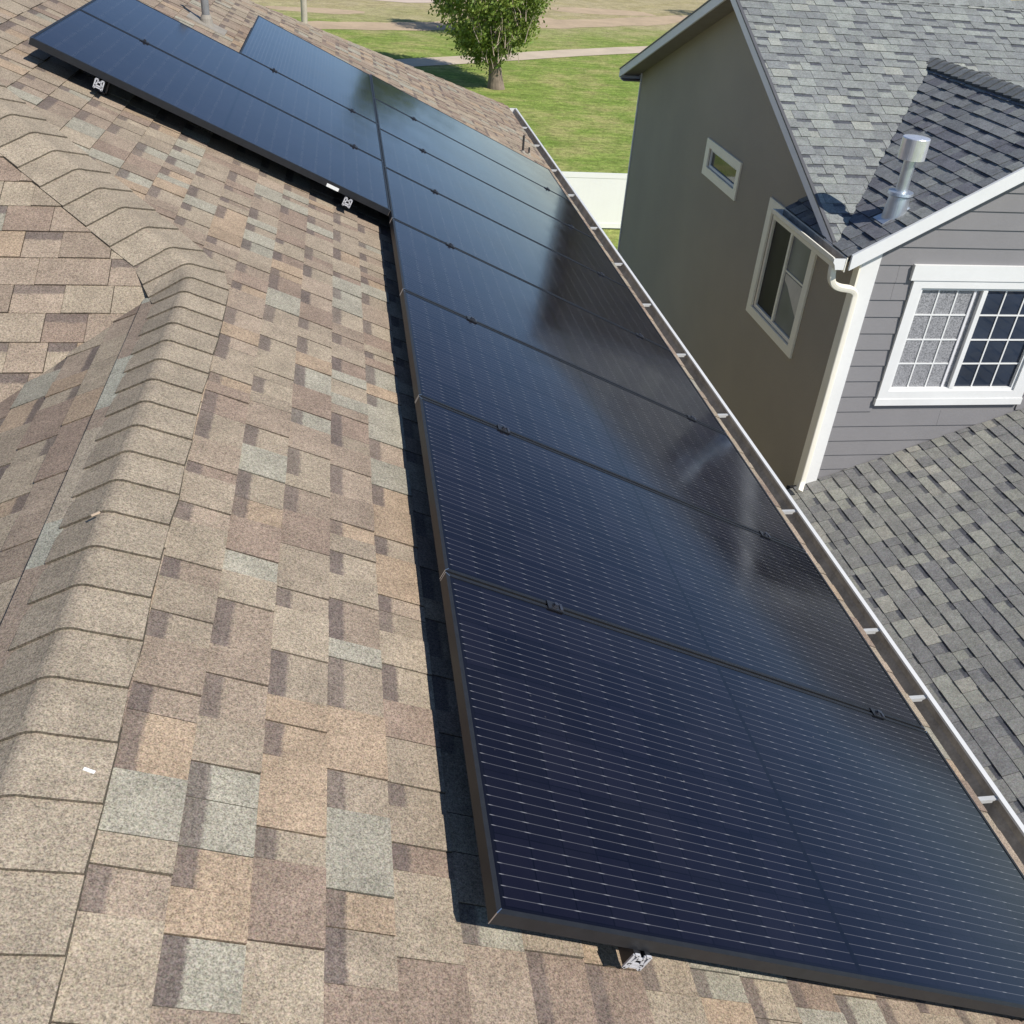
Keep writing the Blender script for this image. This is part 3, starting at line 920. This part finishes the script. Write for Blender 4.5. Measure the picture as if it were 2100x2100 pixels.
# small high window
mb = MB(); frame4(mb, (10.525, 11.835, -1.637, -1.172), (10.628, 11.702, -1.522, -1.273), side, -.022, -.001)
win = mb.build('small_window', M_CREAM, nb)
mb = MB(); frame4(mb, (10.630, 11.700, -1.520, -1.275), (10.665, 11.665, -1.487, -1.308), side, .010, .05); mb.build('sash', M_WHITE, win)
mb = MB(); boxp(mb, side, 10.664, 11.666, -1.488, -1.307, .030, .036); mb.build('pane', M_GLASS, win)
# large side window, left leaf dark, right leaf with a curtain
mb = MB(); frame4(mb, (8.085, 9.482, -2.665, -1.285), (8.198, 9.362, -2.562, -1.398), side, -.024, -.001)
win = mb.build('large_side_window', M_CREAM, nb)
mb = MB(); frame4(mb, (8.2, 9.36, -2.56, -1.40), (8.245, 9.315, -2.515, -1.445), side, .008, .05)
boxp(mb, side, 8.770, 8.812, -2.514, -1.446, .006, .048)
boxp(mb, side, 8.247, 8.769, -1.905, -1.885, .020, .030)
mb.build('sash', M_CREAM, win)
mb = MB(); boxp(mb, side, 8.246, 8.769, -2.514, -1.446, .030, .036); mb.build('pane', M_GLASSR, win)
mb = MB(); boxp(mb, side, 8.813, 9.314, -2.514, -1.446, .034, .040); mb.build('pane', M_GLASSL, win)
# pale blind inside right leaf, with the slanting shadow across it cut into its shape: sits just in front of the dark glass core
mb = MB(); pts = [(8.26, -2.36), (8.45, -2.03), (8.55, -1.98), (8.72, -1.96), (8.40, -1.96), (8.26, -1.96)]
pts = [(8.262, -2.29), (8.45, -2.17), (8.64, -2.04), (8.745, -2.00), (8.75, -1.925), (8.262, -1.925)]
mb.prism([side(p, .0295) for p in pts], [side(p, .0275) for p in pts]); mb.build('blind', M_CURT, win)

# front window with white casing and divided lights
mb = MB()
frame4(mb, (5.19, 6.88, -2.70, -1.405), (5.293, 6.747, -2.612, -1.483), front, -.020, .0185)
boxp(mb, front, 5.145, 6.925, -1.404, -1.250, -.030, .0185)
boxp(mb, front, 5.180, 6.890, -2.775, -2.701, -.028, .0185)
win = mb.build('front_window', M_WHITE, nb)
mb = MB(); frame4(mb, (5.295, 6.745, -2.61, -1.485), (5.322, 6.718, -2.585, -1.510), front, .0, .05)
boxp(mb, front, 5.985, 6.035, -2.584, -1.511, -.006, .048)
mb.build('sash', M_WHITE, win)
mb = MB(); boxp(mb, front, 5.323, 5.984, -2.584, -1.511, .034, .040); mb.build('pane', M_SCREEN, win)
mb = MB(); boxp(mb, front, 6.036, 6.717, -2.584, -1.511, .034, .040); mb.build('pane', M_GLASSB, win)
mb = MB()
for (a_, b_, dd) in ((5.323, 5.93, .026), (6.036, 6.717, .024)):
    for k in (1, 2):
        x_ = a_ + (b_ - a_) * k / 3; boxp(mb, front, x_ - .0075, x_ + .0075, -2.583, -1.512, dd, dd + .008)
for (a_, b_, dd) in ((5.323, 5.90, .0245), (6.036, 6.717, .0225)):
    for k in (1, 2, 3):
        z_ = -2.584 + 1.073 * k / 4; boxp(mb, front, a_ + .001, b_ - .001, z_ - .0075, z_ + .0075, dd, dd + .008)
mb.build('muntins', M_WHITE, win)
mb = MB(); boxp(mb, front, 5.905, 5.93, -2.583, -1.512, .02, .032); mb.build('screen_edge', M_BARGE, win)

# ---- roofs
mr = MB()
def slab(pts, th, mb_):
    up = Vector((0, 0, th)); P = [Vector(p) for p in pts]
    mb_.prism([p - up for p in P], P)
slab([(XE, 7.215, zMain(7.215) - .004), (RX_, 9.97, zMain(9.97) - .004), (XB + .3, 9.97, zMain(9.97) - .004), (XB + .3, MY, MZ - .004), (XE, MY, MZ - .004)], .05, mr)
slab([(RX_, 9.97, zMain(9.97) - .004), (XB + .3, 7.215, zMain(7.215) - .004), (XB + .3, 9.97, zMain(9.97) - .004)], .05, mr)
slab([(XE, MY, MZ - .004), (XB + .3, MY, MZ - .004), (XB + .3, 15.62, zMain(15.62) - .004), (XE, 15.62, zMain(15.62) - .004)], .05, mr)
main_roof = mr.build('main_roof', M_DECK, nb)
FE = 6.90       # front edge of the cross roof
YV = lambda x: MY - (MZ - zCross(x)) / MS
mr = MB()
slab([(XE - .02, FE, zCross(XE - .02) - .004), (RX_, FE, zCross(RX_) - .004), (RX_, YV(RX_), zCross(RX_) - .004), (XE - .02, YV(XE), zCross(XE - .02) - .004)], .05, mr)
slab([(RX_, FE, zCross(RX_) - .004), (2 * RX_ - XE, FE, CZ - .004), (2 * RX_ - XE, YV(XE), CZ - .004), (RX_, YV(RX_), zCross(RX_) - .004)], .05, mr)
slab([(XE - .02, YV(XE), zCross(XE - .02) - .004), (XN - .002, YV(XE), zCross(XN) - .004), (XN - .002, 8.40, zCross(XN) - .004), (XE - .02, 8.40, zCross(XE - .02) - .004)], .045, mr)
cross_roof = mr.build('cross_roof', M_DECK, nb)
# pieces: main slope facing the camera side; a = +X, d = down (-Y)
lm = math.hypot(1, MS); dM = Vector((0, -1 / lm, -MS / lm)); nM = Vector((0, -MS / lm, 1 / lm)); OM = Vector((0, MY, MZ))
kv = KC / MS            # dYv/dx along the valley
def clipM(i, P):
    P = clip(P, 1, 0, -XE)
    # Y >= YV(x): MY - s/lm >= MY - (MZ-CZ-KC*(x-XE))/MS
    lim = (MZ - CZ + KC * XE) / MS
    if P and sum(p[0] for p in P) / len(P) < RX_:
        P = clip(P, -KC / MS, -1 / lm, lim)
    else:
        lim2 = (MZ - CZ - KC * (2 * RX_ - XE)) / MS
        P = clip(P, KC / MS, -1 / lm, lim2)
    return P
pM = courses(OM, (1, 0, 0), dM, nM, (XE, XB), .04, 31, GREY, 41, clipM, th_t=.010, th_g=.0055, band=.5, tooth=(.10, .26))
lc = math.hypot(1, KC); dC = Vector((-1 / lc, 0, -KC / lc)); nC = Vector((-KC / lc, 0, 1 / lc)); OC = Vector((XE - .02, 0, zCross(XE - .02)))
nC_courses = 18; s0c = -.143 * nC_courses + .008
def clipC(i, P):
    P = clip(P, 1, 0, -FE)
    P = clip(P, 0, 1, (RX_ - XE + .02) * lc - .01)
    # inside: Y <= YV(x) for x > XN, else Y <= 8.40 strip
    sm = s0c + (i + .5) * .143; xm = XE - .02 - sm / lc
    if xm < XN - .06:
        P = clip(P, -1, 0, 8.40)
    else:
        # x = XE-.02 - s/lc ; YV = MY - (MZ - CZ - KC*(x-XE))/MS
        c0_ = MY - (MZ - CZ + KC * .02) / MS
        P = clip(P, -1, -KC / lc / MS, c0_)
    return P
pC = courses(OC, (0, 1, 0), dC, nC, (FE - .1, 10.3), s0c, nC_courses, SLATE, 43, clipC, th_t=.016, th_g=.007, band=.4)
# other half of the cross roof (not seen from here)
dD = Vector((1 / lc, 0, -KC / lc)); nD = Vector((KC / lc, 0, 1 / lc))
def clipD(i, P):
    P = clip(P, 1, 0, -FE); s_ = .143 * (i + .5)
    return clip(P, -1, -KC / lc / MS, YV(RX_))
pD = courses(Vector((RX_, 0, zCross(RX_))), (0, 1, 0), dD, nD, (FE - .1, 10.2), .01, 17, SLATE, 44, clipD)
# back slope of the main roof
lb = math.hypot(1, MSL)
def clipB(i, P): return clip(P, 1, 0, -XE)
pB = courses(OM, (1, 0, 0), Vector((0, 1 / lb, -MSL / lb)), Vector((0, MSL / lb, 1 / lb)), (XE, XB), .04, 33, GREY, 45, clipB)
# lower roof beside our gutter
LX0, LZ0 = 4.763, -3.713; LS = .393
def zLow(x): return LZ0 + LS * (x - LX0)
XLR = 8.3
mr = MB()
slab([(3.75, -4.0, zLow(3.75) - .004), (XLR, -4.0, zLow(XLR) - .004), (XLR, F - .003, zLow(XLR) - .004), (3.75, F - .003, zLow(3.75) - .004)], .09, mr)
low_roof = mr.build('lower_roof', M_DECK, nb)
ll = math.hypot(1, LS); dL = Vector((-1 / ll, 0, -LS / ll)); nL = Vector((-LS / ll, 0, 1 / ll)); OL = Vector((3.75, 0, zLow(3.75)))
nl = int((XLR - 3.75) * ll / .143)
def clipL(i, P): return clip(P, -1, 0, F - .004)
pL = courses(OL, (0, 1, 0), dL, nL, (-4, F), -.143 * nl + .012, nl, GREEN, 47, clipL, th_t=.0115, th_g=.006, band=.4)
groupsN = [(pM, M_GREY, main_roof), (pC, M_GREY, cross_roof), (pL, M_GREY, low_roof), (pD, M_GREY, cross_roof), (pB, M_GREY, main_roof)]
lay(groupsN, 300)
# lower storey wall under the lower roof
mb = MB(); mb.box(4.1, 4.12, -3.8, F, G, zLow(4.1) - .12); mb.build('lower_wall', M_SIDING, nb)
mb = MB(); mb.box(3.70, 3.75, -4.0, F - .003, zLow(3.75) - .16, zLow(3.75) - .02); mb.build('lower_fascia', M_WHITE, nb)

# ridge caps on main ridge and cross ridge
def caps_line(a_, b_, step, par, wd, c_):
    a_, b_ = Vector(a_), Vector(b_); d_ = (b_ - a_); n_ = int(d_.length / step); d_.normalize()
    sid = d_.cross(Vector((0, 0, 1))).normalized()
    for k in range(n_):
        p0, p1 = a_ + d_ * step * k, a_ + d_ * step * (k + 1)
        mb = MB(); kk = R.uniform(.85, 1.15); col = (c_[0] * kk, c_[1] * kk, c_[2] * kk, 0)
        prof_ = [(-wd, -wd * .50 + .004), (-.03, .004), (0, .014), (.03, .004), (wd, -wd * .50 + .004)]
        A_ = [p0 + sid * x_ + Vector((0, 0, z_ + .006)) for x_, z_ in prof_]
        B_ = [p1 + sid * x_ + Vector((0, 0, z_ + .022)) for x_, z_ in prof_]
        for i in range(4):
            mb.poly([A_[i], A_[i + 1], B_[i + 1], B_[i]], 0, col)
            mb.poly([B_[i], B_[i + 1], B_[i + 1] - Vector((0, 0, .016)), B_[i] - Vector((0, 0, .016))], 0, (col[0] * .4, col[1] * .4, col[2] * .4, 0))
        for i in (0, 4):
            mb.poly([A_[i], B_[i], B_[i] - Vector((0, 0, .02)), A_[i] - Vector((0, 0, .02))], 0, (col[0] * .4, col[1] * .4, col[2] * .4, 0))
        mb.build('ridge_cap', M_GREY, par)
caps_line((RX_, YV(RX_) + .08, zCross(RX_) + .012), (RX_, FE, zCross(RX_) + .012), .143, cross_roof, .14, (.19, .20, .20))
caps_line((XE, MY, MZ + .004), (XB, MY, MZ + .004), .20, main_roof, .14, (.22, .23, .22))

# barge boards of the main gable (both rakes) and of the cross gable
mb = MB()
bh = .118
def barge(y0_, y1_, zf, x0, x1, mbx, drop=bh, lip=.004):
    P = [(y0_, zf(y0_) - .012), (y1_, zf(y1_) - .012), (y1_, zf(y1_) - drop), (y0_, zf(y0_) - drop)]
    mbx.prism([Vector((x1, *p)) for p in P], [Vector((x0, *p)) for p in P])
barge(7.235, MY - .001, lambda y: MZ - MS * (MY - y), XE - .028, XE - .002, mb); mb.build('barge_board', M_BARGE, nb)
mb = MB(); barge(MY + .001, 15.62, lambda y: MZ - MSL * (y - MY), XE - .028, XE - .002, mb, .13); mb.build('barge_board', M_BARGE, nb)
# roof edge metal above the barge boards
mb = MB()
for (a_, b_, sl) in ((7.235, MY - .001, MS), (MY + .001, 15.62, -MSL)):
    zf = (lambda y: MZ - MS * (MY - y)) if sl > 0 else (lambda y: MZ - MSL * (y - MY))
    P = [(a_, zf(a_) + .010), (b_, zf(b_) + .010), (b_, zf(b_) - .011), (a_, zf(a_) - .011)]
    mb.prism([Vector((XE - .002, *p)) for p in P], [Vector((XE - .036, *p)) for p in P])
mb.build('rake_edge', plain('dark_rake_edge', (.10, .10, .105, 1), .6), nb)
# soffits of the two rakes
mb = MB()
for (a_, b_, zf) in ((7.62, MY, lambda y: MZ - MS * (MY - y)), (MY, 15.60, lambda y: MZ - MSL * (y - MY))):
    mb.poly([(XE, a_, zf(a_) - .10), (XN - .001, a_, zf(a_) - .10), (XN - .001, b_, zf(b_) - .10), (XE, b_, zf(b_) - .10)])
mb.build('soffit', M_SOFFIT, nb)
# boxed eave return at far end
mb = MB(); mb.box(XE - .001, XB, YFAR + .02, 15.60, zMain(15.6) - .16, zMain(15.6) - .145); mb.build('eave_soffit', M_SOFFIT, nb)
mb = MB(); mb.box(XE - .001, XB, 15.60, 15.63, zMain(15.6) - .165, zMain(15.6) - .03); mb.build('fascia', M_BARGE, nb)
# white rake board of the cross gable, left and right
def rakeb(x0, x1, zf, y0_, y1_, top, drop, mt_, nm='barge_board'):
    P = [(x0, zf(x0) - top), (x1, zf(x1) - top), (x1, zf(x1) - drop), (x0, zf(x0) - drop)]
    b_ = MB(); b_.prism([Vector((p[0], y1_, p[1])) for p in P], [Vector((p[0], y0_, p[1])) for p in P]); b_.build(nm, mt_, nb)
rakeb(XE + .0, RX_ - .001, zCross, FE - .030, FE - .002, -.006, .135, M_WHITE)
rakeb(RX_ + .001, 2 * RX_ - XE, zCross, FE - .030, FE - .002, -.006, .135, M_WHITE)
rakeb(XE + .02, RX_ - .001, zCross, FE - .0019, F - .017, .055, .066, M_WHITE, 'rake_soffit')
rakeb(RX_ + .001, 8.15, zCross, FE - .0019, F - .017, .055, .066, M_WHITE, 'rake_soffit')

# gutter of the cross roof with bent downspout
GY0, GY1 = FE + .01, 8.41
gx1, gx0 = XE - .155, XE - .035; gz = CZ - .035
mb = MB()
prof = [(gx0, gz), (gx0, gz - .105), (gx1 + .035, gz - .105), (gx1 + .02, gz - .06), (gx1 + .002, gz - .04), (gx1, gz)]
sweep(prof, GY0, GY1, 0, mb)
ng = mb.build('gutter', M_CREAM, nb)
mb = MB(); sweep([(x_ + (.002 if x_ < gx0 - .01 else -.002), z_ + .002) for x_, z_ in prof], GY0, GY1, 0, mb); mb.build('gutter_inside', M_GUTIN, ng)
mb = MB(); mb.box(gx1 - .006, gx1 + .010, GY0, GY1, gz - .001, gz + .006); mb.build('gutter_rim', M_CREAM, ng)
for (a_, b_) in ((GY0 - .006, GY0), (GY1, GY1 + .005)):
    mb = MB(); mb.prism([Vector((x_, a_, z_)) for x_, z_ in prof], [Vector((x_, b_, z_)) for x_, z_ in prof]); mb.build('end_cap', M_WHITE, ng)
mb = MB(); mb.box(XE - .034, XE - .021, FE, 8.40, CZ - .16, CZ - .025); mb.build('fascia', M_CREAM, nb)
mb = MB(); mb.box(XE - .02, XN - .003, F - .0, 8.40, CZ - .16, CZ - .145); mb.build('soffit', M_SOFFIT, nb)
mb = MB()
def bez(P, n_=10):
    P = [Vector(p) for p in P]; out = [P[0]]
    for i in range(1, len(P) - 1):
        a_ = (P[i - 1] + P[i]) / 2 if i > 1 else P[0]; b_ = (P[i] + P[i + 1]) / 2 if i < len(P) - 2 else P[-1]
        for k in range(1, n_ + 1):
            t_ = k / n_; out.append((1 - t_) ** 2 * a_ + 2 * t_ * (1 - t_) * P[i] + t_ * t_ * b_)
    return out
path = bez([(4.205, 7.0, gz - .09), (4.205, 7.0, -1.34), (4.32, 7.05, -1.44), (4.545, 7.085, -1.47), (4.556, 7.090, -1.60), (4.556, 7.090, -2.4)], 8)
mb.tube(path, .032, 16, 0, flat=(0, 1, 0))
ds = mb.build('downspout', M_CREAM, nb, True)
mb = MB(); mb.tube(bez([(4.556, 7.090, -2.39), (4.556, 7.090, -3.0), (4.556, 7.090, -3.58), (4.556, 7.090, -3.68), (4.515, 7.02, -3.735)], 6), .032, 16, 0, flat=(0, 1, 0)); mb.build('leader_pipe', M_CREAM, ds, True)

# flue on the cross roof
fx, fy_ = 4.805, 7.225; fz = zCross(fx)
mb = MB(); mb.tube([(fx, fy_, fz + .02), (fx, fy_, -.22)], .054, 28)
flue = mb.build('flue', M_GALV, nb, True)
mb = MB(); mb.tube([(fx, fy_, fz - .10), (fx, fy_, -.615), (fx, fy_, -.60)], [.118, .092, .080], 32, caps=False); mb.build('cone_flashing', M_GALV, flue, True)
mb = MB(); mb.tube([(fx, fy_, -.605), (fx, fy_, -.60), (fx, fy_, -.575), (fx, fy_, -.57)], [.10, .116, .112, .060], 32); mb.build('storm_collar', M_GALV, flue, True)
mb = MB(); mb.tube([(fx, fy_, -.285), (fx, fy_, -.283), (fx, fy_, -.105), (fx, fy_, -.098), (fx, fy_, -.092)], [.118, .121, .121, .117, .06], 40); mb.build('cap', M_BRIGHT, flue)
mb = MB()
ff = lambda a_, s_, z_: Vector((fx, fy_, fz)) + Vector((0, a_, 0)) + dC * s_ + nC * z_
c_ = [(-.075, -.12), (.06, -.12), (.10, .165), (-.10, .165)]
mb.prism([ff(a_, s_, .010) for a_, s_ in c_], [ff(a_, s_, .017) for a_, s_ in c_]); mb.build('base_plate', M_GALV, flue)

# ================================================================== GROUND
def sheet(name, pts, z, mt_, par=None):
    mb = MB(); mb.poly([(x_, y_, z) for x_, y_ in pts]); o = mb.build(name, mt_); return struct(o)
sheet('ground', [(-900, -900), (1400, -900), (1400, 1600), (-900, 1600)], G, M_GRASS)
def strip(name, centre, width, z, mt_, seed=1):
    R_ = random.Random(seed); mb = MB(); pts = [Vector((*p, 0)) for p in centre]
    dense = []
    for i in range(len(pts) - 1):
        n_ = max(2, int((pts[i + 1] - pts[i]).length / 1.0))
        for k in range(n_): dense.append(pts[i].lerp(pts[i + 1], k / n_))
    dense.append(pts[-1]); Lf, Rt = [], []
    for i, p in enumerate(dense):
        d_ = (dense[min(i + 1, len(dense) - 1)] - dense[max(0, i - 1)]).normalized(); s_ = Vector((-d_.y, d_.x, 0))
        w_ = width / 2
        jag = .10 if name == 'footpath' else .55
        j1 = (mnoise(Vector((p.x * .35, p.y * .35, seed))) + .6 * mnoise(Vector((p.x * 1.3, p.y * 1.3, seed)))) * jag * width * .5; j2 = (mnoise(Vector((p.x * .35, p.y * .35, seed + 9))) + .6 * mnoise(Vector((p.x * 1.3, p.y * 1.3, seed + 5)))) * jag * width * .5
        Lf.append(p + s_ * (w_ + j1)); Rt.append(p - s_ * (w_ + j2))
    for i in range(len(dense) - 1):
        mb.poly([(*Rt[i].xy, z), (*Rt[i + 1].xy, z), (*Lf[i + 1].xy, z), (*Lf[i].xy, z)])
    return struct(mb.build(name, mt_))
strip('footpath', [(-30, 38), (-12, 45.5), (2.7, 51.3), (7.7, 54.3), (12.5, 57.3), (17.5, 60.0), (30, 66.5), (60, 80)], 2.0, G + .02, M_CONC)
strip('dirt_track', [(-30, 51), (-2, 62.5), (13.6, 68.8), (24.2, 75.6), (60, 96)], 3.2, G + .012, M_DIRT, 5)
strip('dirt_road', [(-60, 78), (-10, 77.5), (3, 79.5), (16, 88), (50, 112)], 6.5, G + .016, M_ROAD, 3)
# dry earth patches scattered over the far field
for k, (x_, y_, a_, b_) in enumerate([(11, 71.5, 4.5, 1.3), (-2, 69.5, 3.5, 1.2), (19, 78, 5, 1.6), (6.5, 47.3, 1.8, 1.0)]):
    R_ = random.Random(k); pts = []
    for i in range(26):
        t_ = 2 * math.pi * i / 26; q_ = 1 + .35 * mnoise(Vector((math.cos(t_) * 1.5, math.sin(t_) * 1.5, k * 3.1)))
        pts.append((x_ + a_ * q_ * math.cos(t_), y_ + b_ * q_ * math.sin(t_)))
    if k < 3: sheet('dirt_patch', pts, G + .006, M_DIRT)

# ---- white vinyl fence between the houses
FY = 25.55
fence = empty('white_fence', 'plain white vinyl privacy fence between the two houses', 'fence', (7, FY, G))
x_ = -2.0; xs_ = []
while x_ < 16: xs_.append(x_); x_ += 2.44
xs_ = [5.35 + (k - 3) * 2.44 for k in range(8)]
for k, x_ in enumerate(xs_):
    mb = MB(); mb.box(x_ - .0635, x_ + .0635, FY - .0635, FY + .0635, G, G + 1.62); po = mb.build('post', M_VINYL, fence)
    mb = MB(); mb.box(x_ - .075, x_ + .075, FY - .075, FY + .075, G + 1.62, G + 1.65); mb.build('post_cap', M_VINYL, po)
    if k < len(xs_) - 1:
        x2 = xs_[k + 1]
        for (z0, z1) in ((G + .05, G + .19), (G + 1.45, G + 1.59)):
            mb = MB(); mb.box(x_ + .064, x2 - .064, FY - .02, FY + .02, z0, z1); mb.build('rail', M_VINYL, fence)
        n_ = 15; wb = (x2 - x_ - .128) / n_
        for j in range(n_):
            a_ = x_ + .064 + wb * j
            mb = MB(); mb.box(a_ + .0004, a_ + wb - .0004, FY - .011, FY + .011, G + .19, G + 1.45); mb.build('plank', M_VINYL, fence)

# ---- pole beyond the roof
pole = empty('light_pole', 'slim pale pole rising behind the far roof edge at the top', 'pole', (-1.655, 40, G))
mb = MB(); mb.tube([(-1.655, 40, G), (-1.655, 40, -3.0), (-1.64, 40, 1.2)], [.13, .115, .085], 16); mb.build('shaft', M_WOOD, pole, True)
mb = MB(); mb.tube([(-1.655, 40, G - .05), (-1.655, 40, G + .18)], .22, 16); mb.build('footing', M_CONC, pole, True)
mb = MB(); mb.tube([(-1.64, 40, 1.2), (-1.5, 40, 1.5), (-.9, 40, 1.62)], .05, 10); lh = mb.build('lamp_arm', M_WOOD, pole, True)
mb = MB(); mb.box(-1.0, -.45, 39.88, 40.12, 1.56, 1.66); mb.build('lamp_head', M_BARGE, lh)

# ---- trees
def tree(label, base, height, crown_r, seed, low=1.0, trunk_r=.38, lean=(0, 0), nleaf=15000, bare=True, core=0.0):
    R = random.Random(seed)
    T = empty('leafy_tree', label, 'tree', base)
    B = Vector(base)
    mb = MB(); tips = []
    # trunk with flare
    top = height * .42
    pts, rr = [], []
    for k in range(9):
        t_ = k / 8
        pts.append(B + Vector((lean[0] * t_ + .05 * math.sin(3 * t_ + seed), lean[1] * t_ + .05 * math.cos(4 * t_), top * t_ - .1)))
        rr.append(trunk_r * (1.0 - .45 * t_) + trunk_r * .5 * math.exp(-t_ * 9))
    mb.tube(pts, rr, 18)
    mb.build('trunk', M_BARK, T, True)
    mb = MB(); bare_mb = MB()
    nb_ = 22
    for k in range(nb_):
        t_ = .28 + .72 * k / nb_
        p0 = B + Vector((lean[0] * t_, lean[1] * t_, top * t_ - .1))
        an = k * 2.4 + R.uniform(-.4, .4)
        up = R.uniform(1.1, 2.4)
        ln = crown_r * R.uniform(.8, 1.15)
        d_ = Vector((math.cos(an), math.sin(an), up)).normalized()
        q = [p0]; dd = d_.copy(); cur = p0.copy(); seg = (ln * (1 + .45 * up)) / 5
        for s_ in range(5):
            dd = (dd + Vector((R.uniform(-.2, .2), R.uniform(-.2, .2), R.uniform(.0, .25)))).normalized()
            cur = cur + dd * seg; q.append(cur.copy())
        r0 = trunk_r * R.uniform(.22, .38)
        mb.tube(q, [r0 * (1 - .17 * i) for i in range(6)], 7)
        for i in range(2, 6): tips.append((q[i].copy(), dd.copy()))
        for j in range(5):
            a0 = q[R.randint(1, 4)]; d2 = Vector((R.uniform(-1, 1), R.uniform(-1, 1), R.uniform(.1, 1.3))).normalized()
            l2_ = R.uniform(.5, 1.3) * crown_r * .5
            b1 = a0 + d2 * l2_ * .5 + Vector((0, 0, .05)); b2 = a0 + d2 * l2_ + Vector((R.uniform(-.1, .1), R.uniform(-.1, .1), .15))
            mb.tube([a0, b1, b2], [.035, .022, .010], 5); tips.append((b2, d2)); tips.append((b1, d2))
    mb.build('limbs', M_BARK, T, True)
    # bare twigs in the middle of the crown
    if bare:
        for k in range(110):
            a0 = B + Vector((R.uniform(-.55, .85) * crown_r * .5 + lean[0], -crown_r * R.uniform(.2, .75), R.uniform(low + .3, height * .55)))
            d2 = Vector((R.uniform(-.5, .5), R.uniform(-.4, .2), R.uniform(.6, 1.4))).normalized(); l2_ = R.uniform(.4, 1.3)
            bare_mb.tube([a0, a0 + d2 * l2_ * .5 + Vector((R.uniform(-.1, .1), 0, 0)), a0 + d2 * l2_], [.022, .014, .006], 4)
        bare_mb.build('bare_twigs', M_TWIG, T)
    # leaves: clumps of small faces spread through an uneven volume
    mb = MB(); clumps = []
    nc = int(nleaf / 26)
    zc = low + (height - low) * .5
    while len(clumps) < nc:
        u = Vector((R.uniform(-1, 1), R.uniform(-1, 1), R.uniform(-1, 1)))
        if u.length > 1: continue
        if u.length < .45 and R.random() < .7: continue
        tz = (u.z + 1) / 2
        prof_ = (math.sin(math.pi * min(1, tz * .84 + .16)) ** .55) * (1.0 if tz > .1 else .75 + tz * 2.5)
        P = B + Vector((lean[0] * 1.2 + u.x * crown_r * prof_, lean[1] + u.y * crown_r * prof_, low + (height - low) * tz))
        nz = mnoise(P * .75 + Vector((seed, 0, 0)))
        if nz < -.16: continue
        clumps.append(P)
    for P in clumps:
        cr_ = R.uniform(.16, .42); shade = R.uniform(.65, 1.35)
        for j in range(26):
            o_ = Vector((R.gauss(0, 1), R.gauss(0, 1), R.gauss(0, .8))) * cr_ * .6
            c0 = P + o_; s_ = R.uniform(.045, .10)
            a_ = Vector((R.gauss(0, 1), R.gauss(0, 1), R.gauss(0, 1))).normalized(); b_ = a_.orthogonal().normalized()
            c1 = a_.cross(b_)
            g_ = (.20 * shade * R.uniform(.8, 1.25), .285 * shade * R.uniform(.85, 1.15), .045 * shade, 0)
            mb.poly([c0 - b_ * s_, c0 + c1 * s_ * .6, c0 + b_ * s_, c0 - c1 * s_ * .6], 0, g_)
    mb.build('crown', M_LEAF, T)
    return T
tree('thick trunked leafy tree on the lawn with its crown low over the footpath', (6.75, 45.9, G), 11.6, 3.15, 4, low=.85, trunk_r=.29, lean=(-.45, 0), nleaf=75000)
tree('smaller leafy tree behind the thick trunked one, seen through its crown', (8.0, 61.5, G), 7.5, 2.0, 9, low=1.2, trunk_r=.25, nleaf=9000, bare=False)
tree('tree past the neighbour roof, only its shadow reaching the dry field', (33.5, 73.5, G), 11.5, 3.6, 15, low=2.0, trunk_r=.4, nleaf=9000, bare=False)
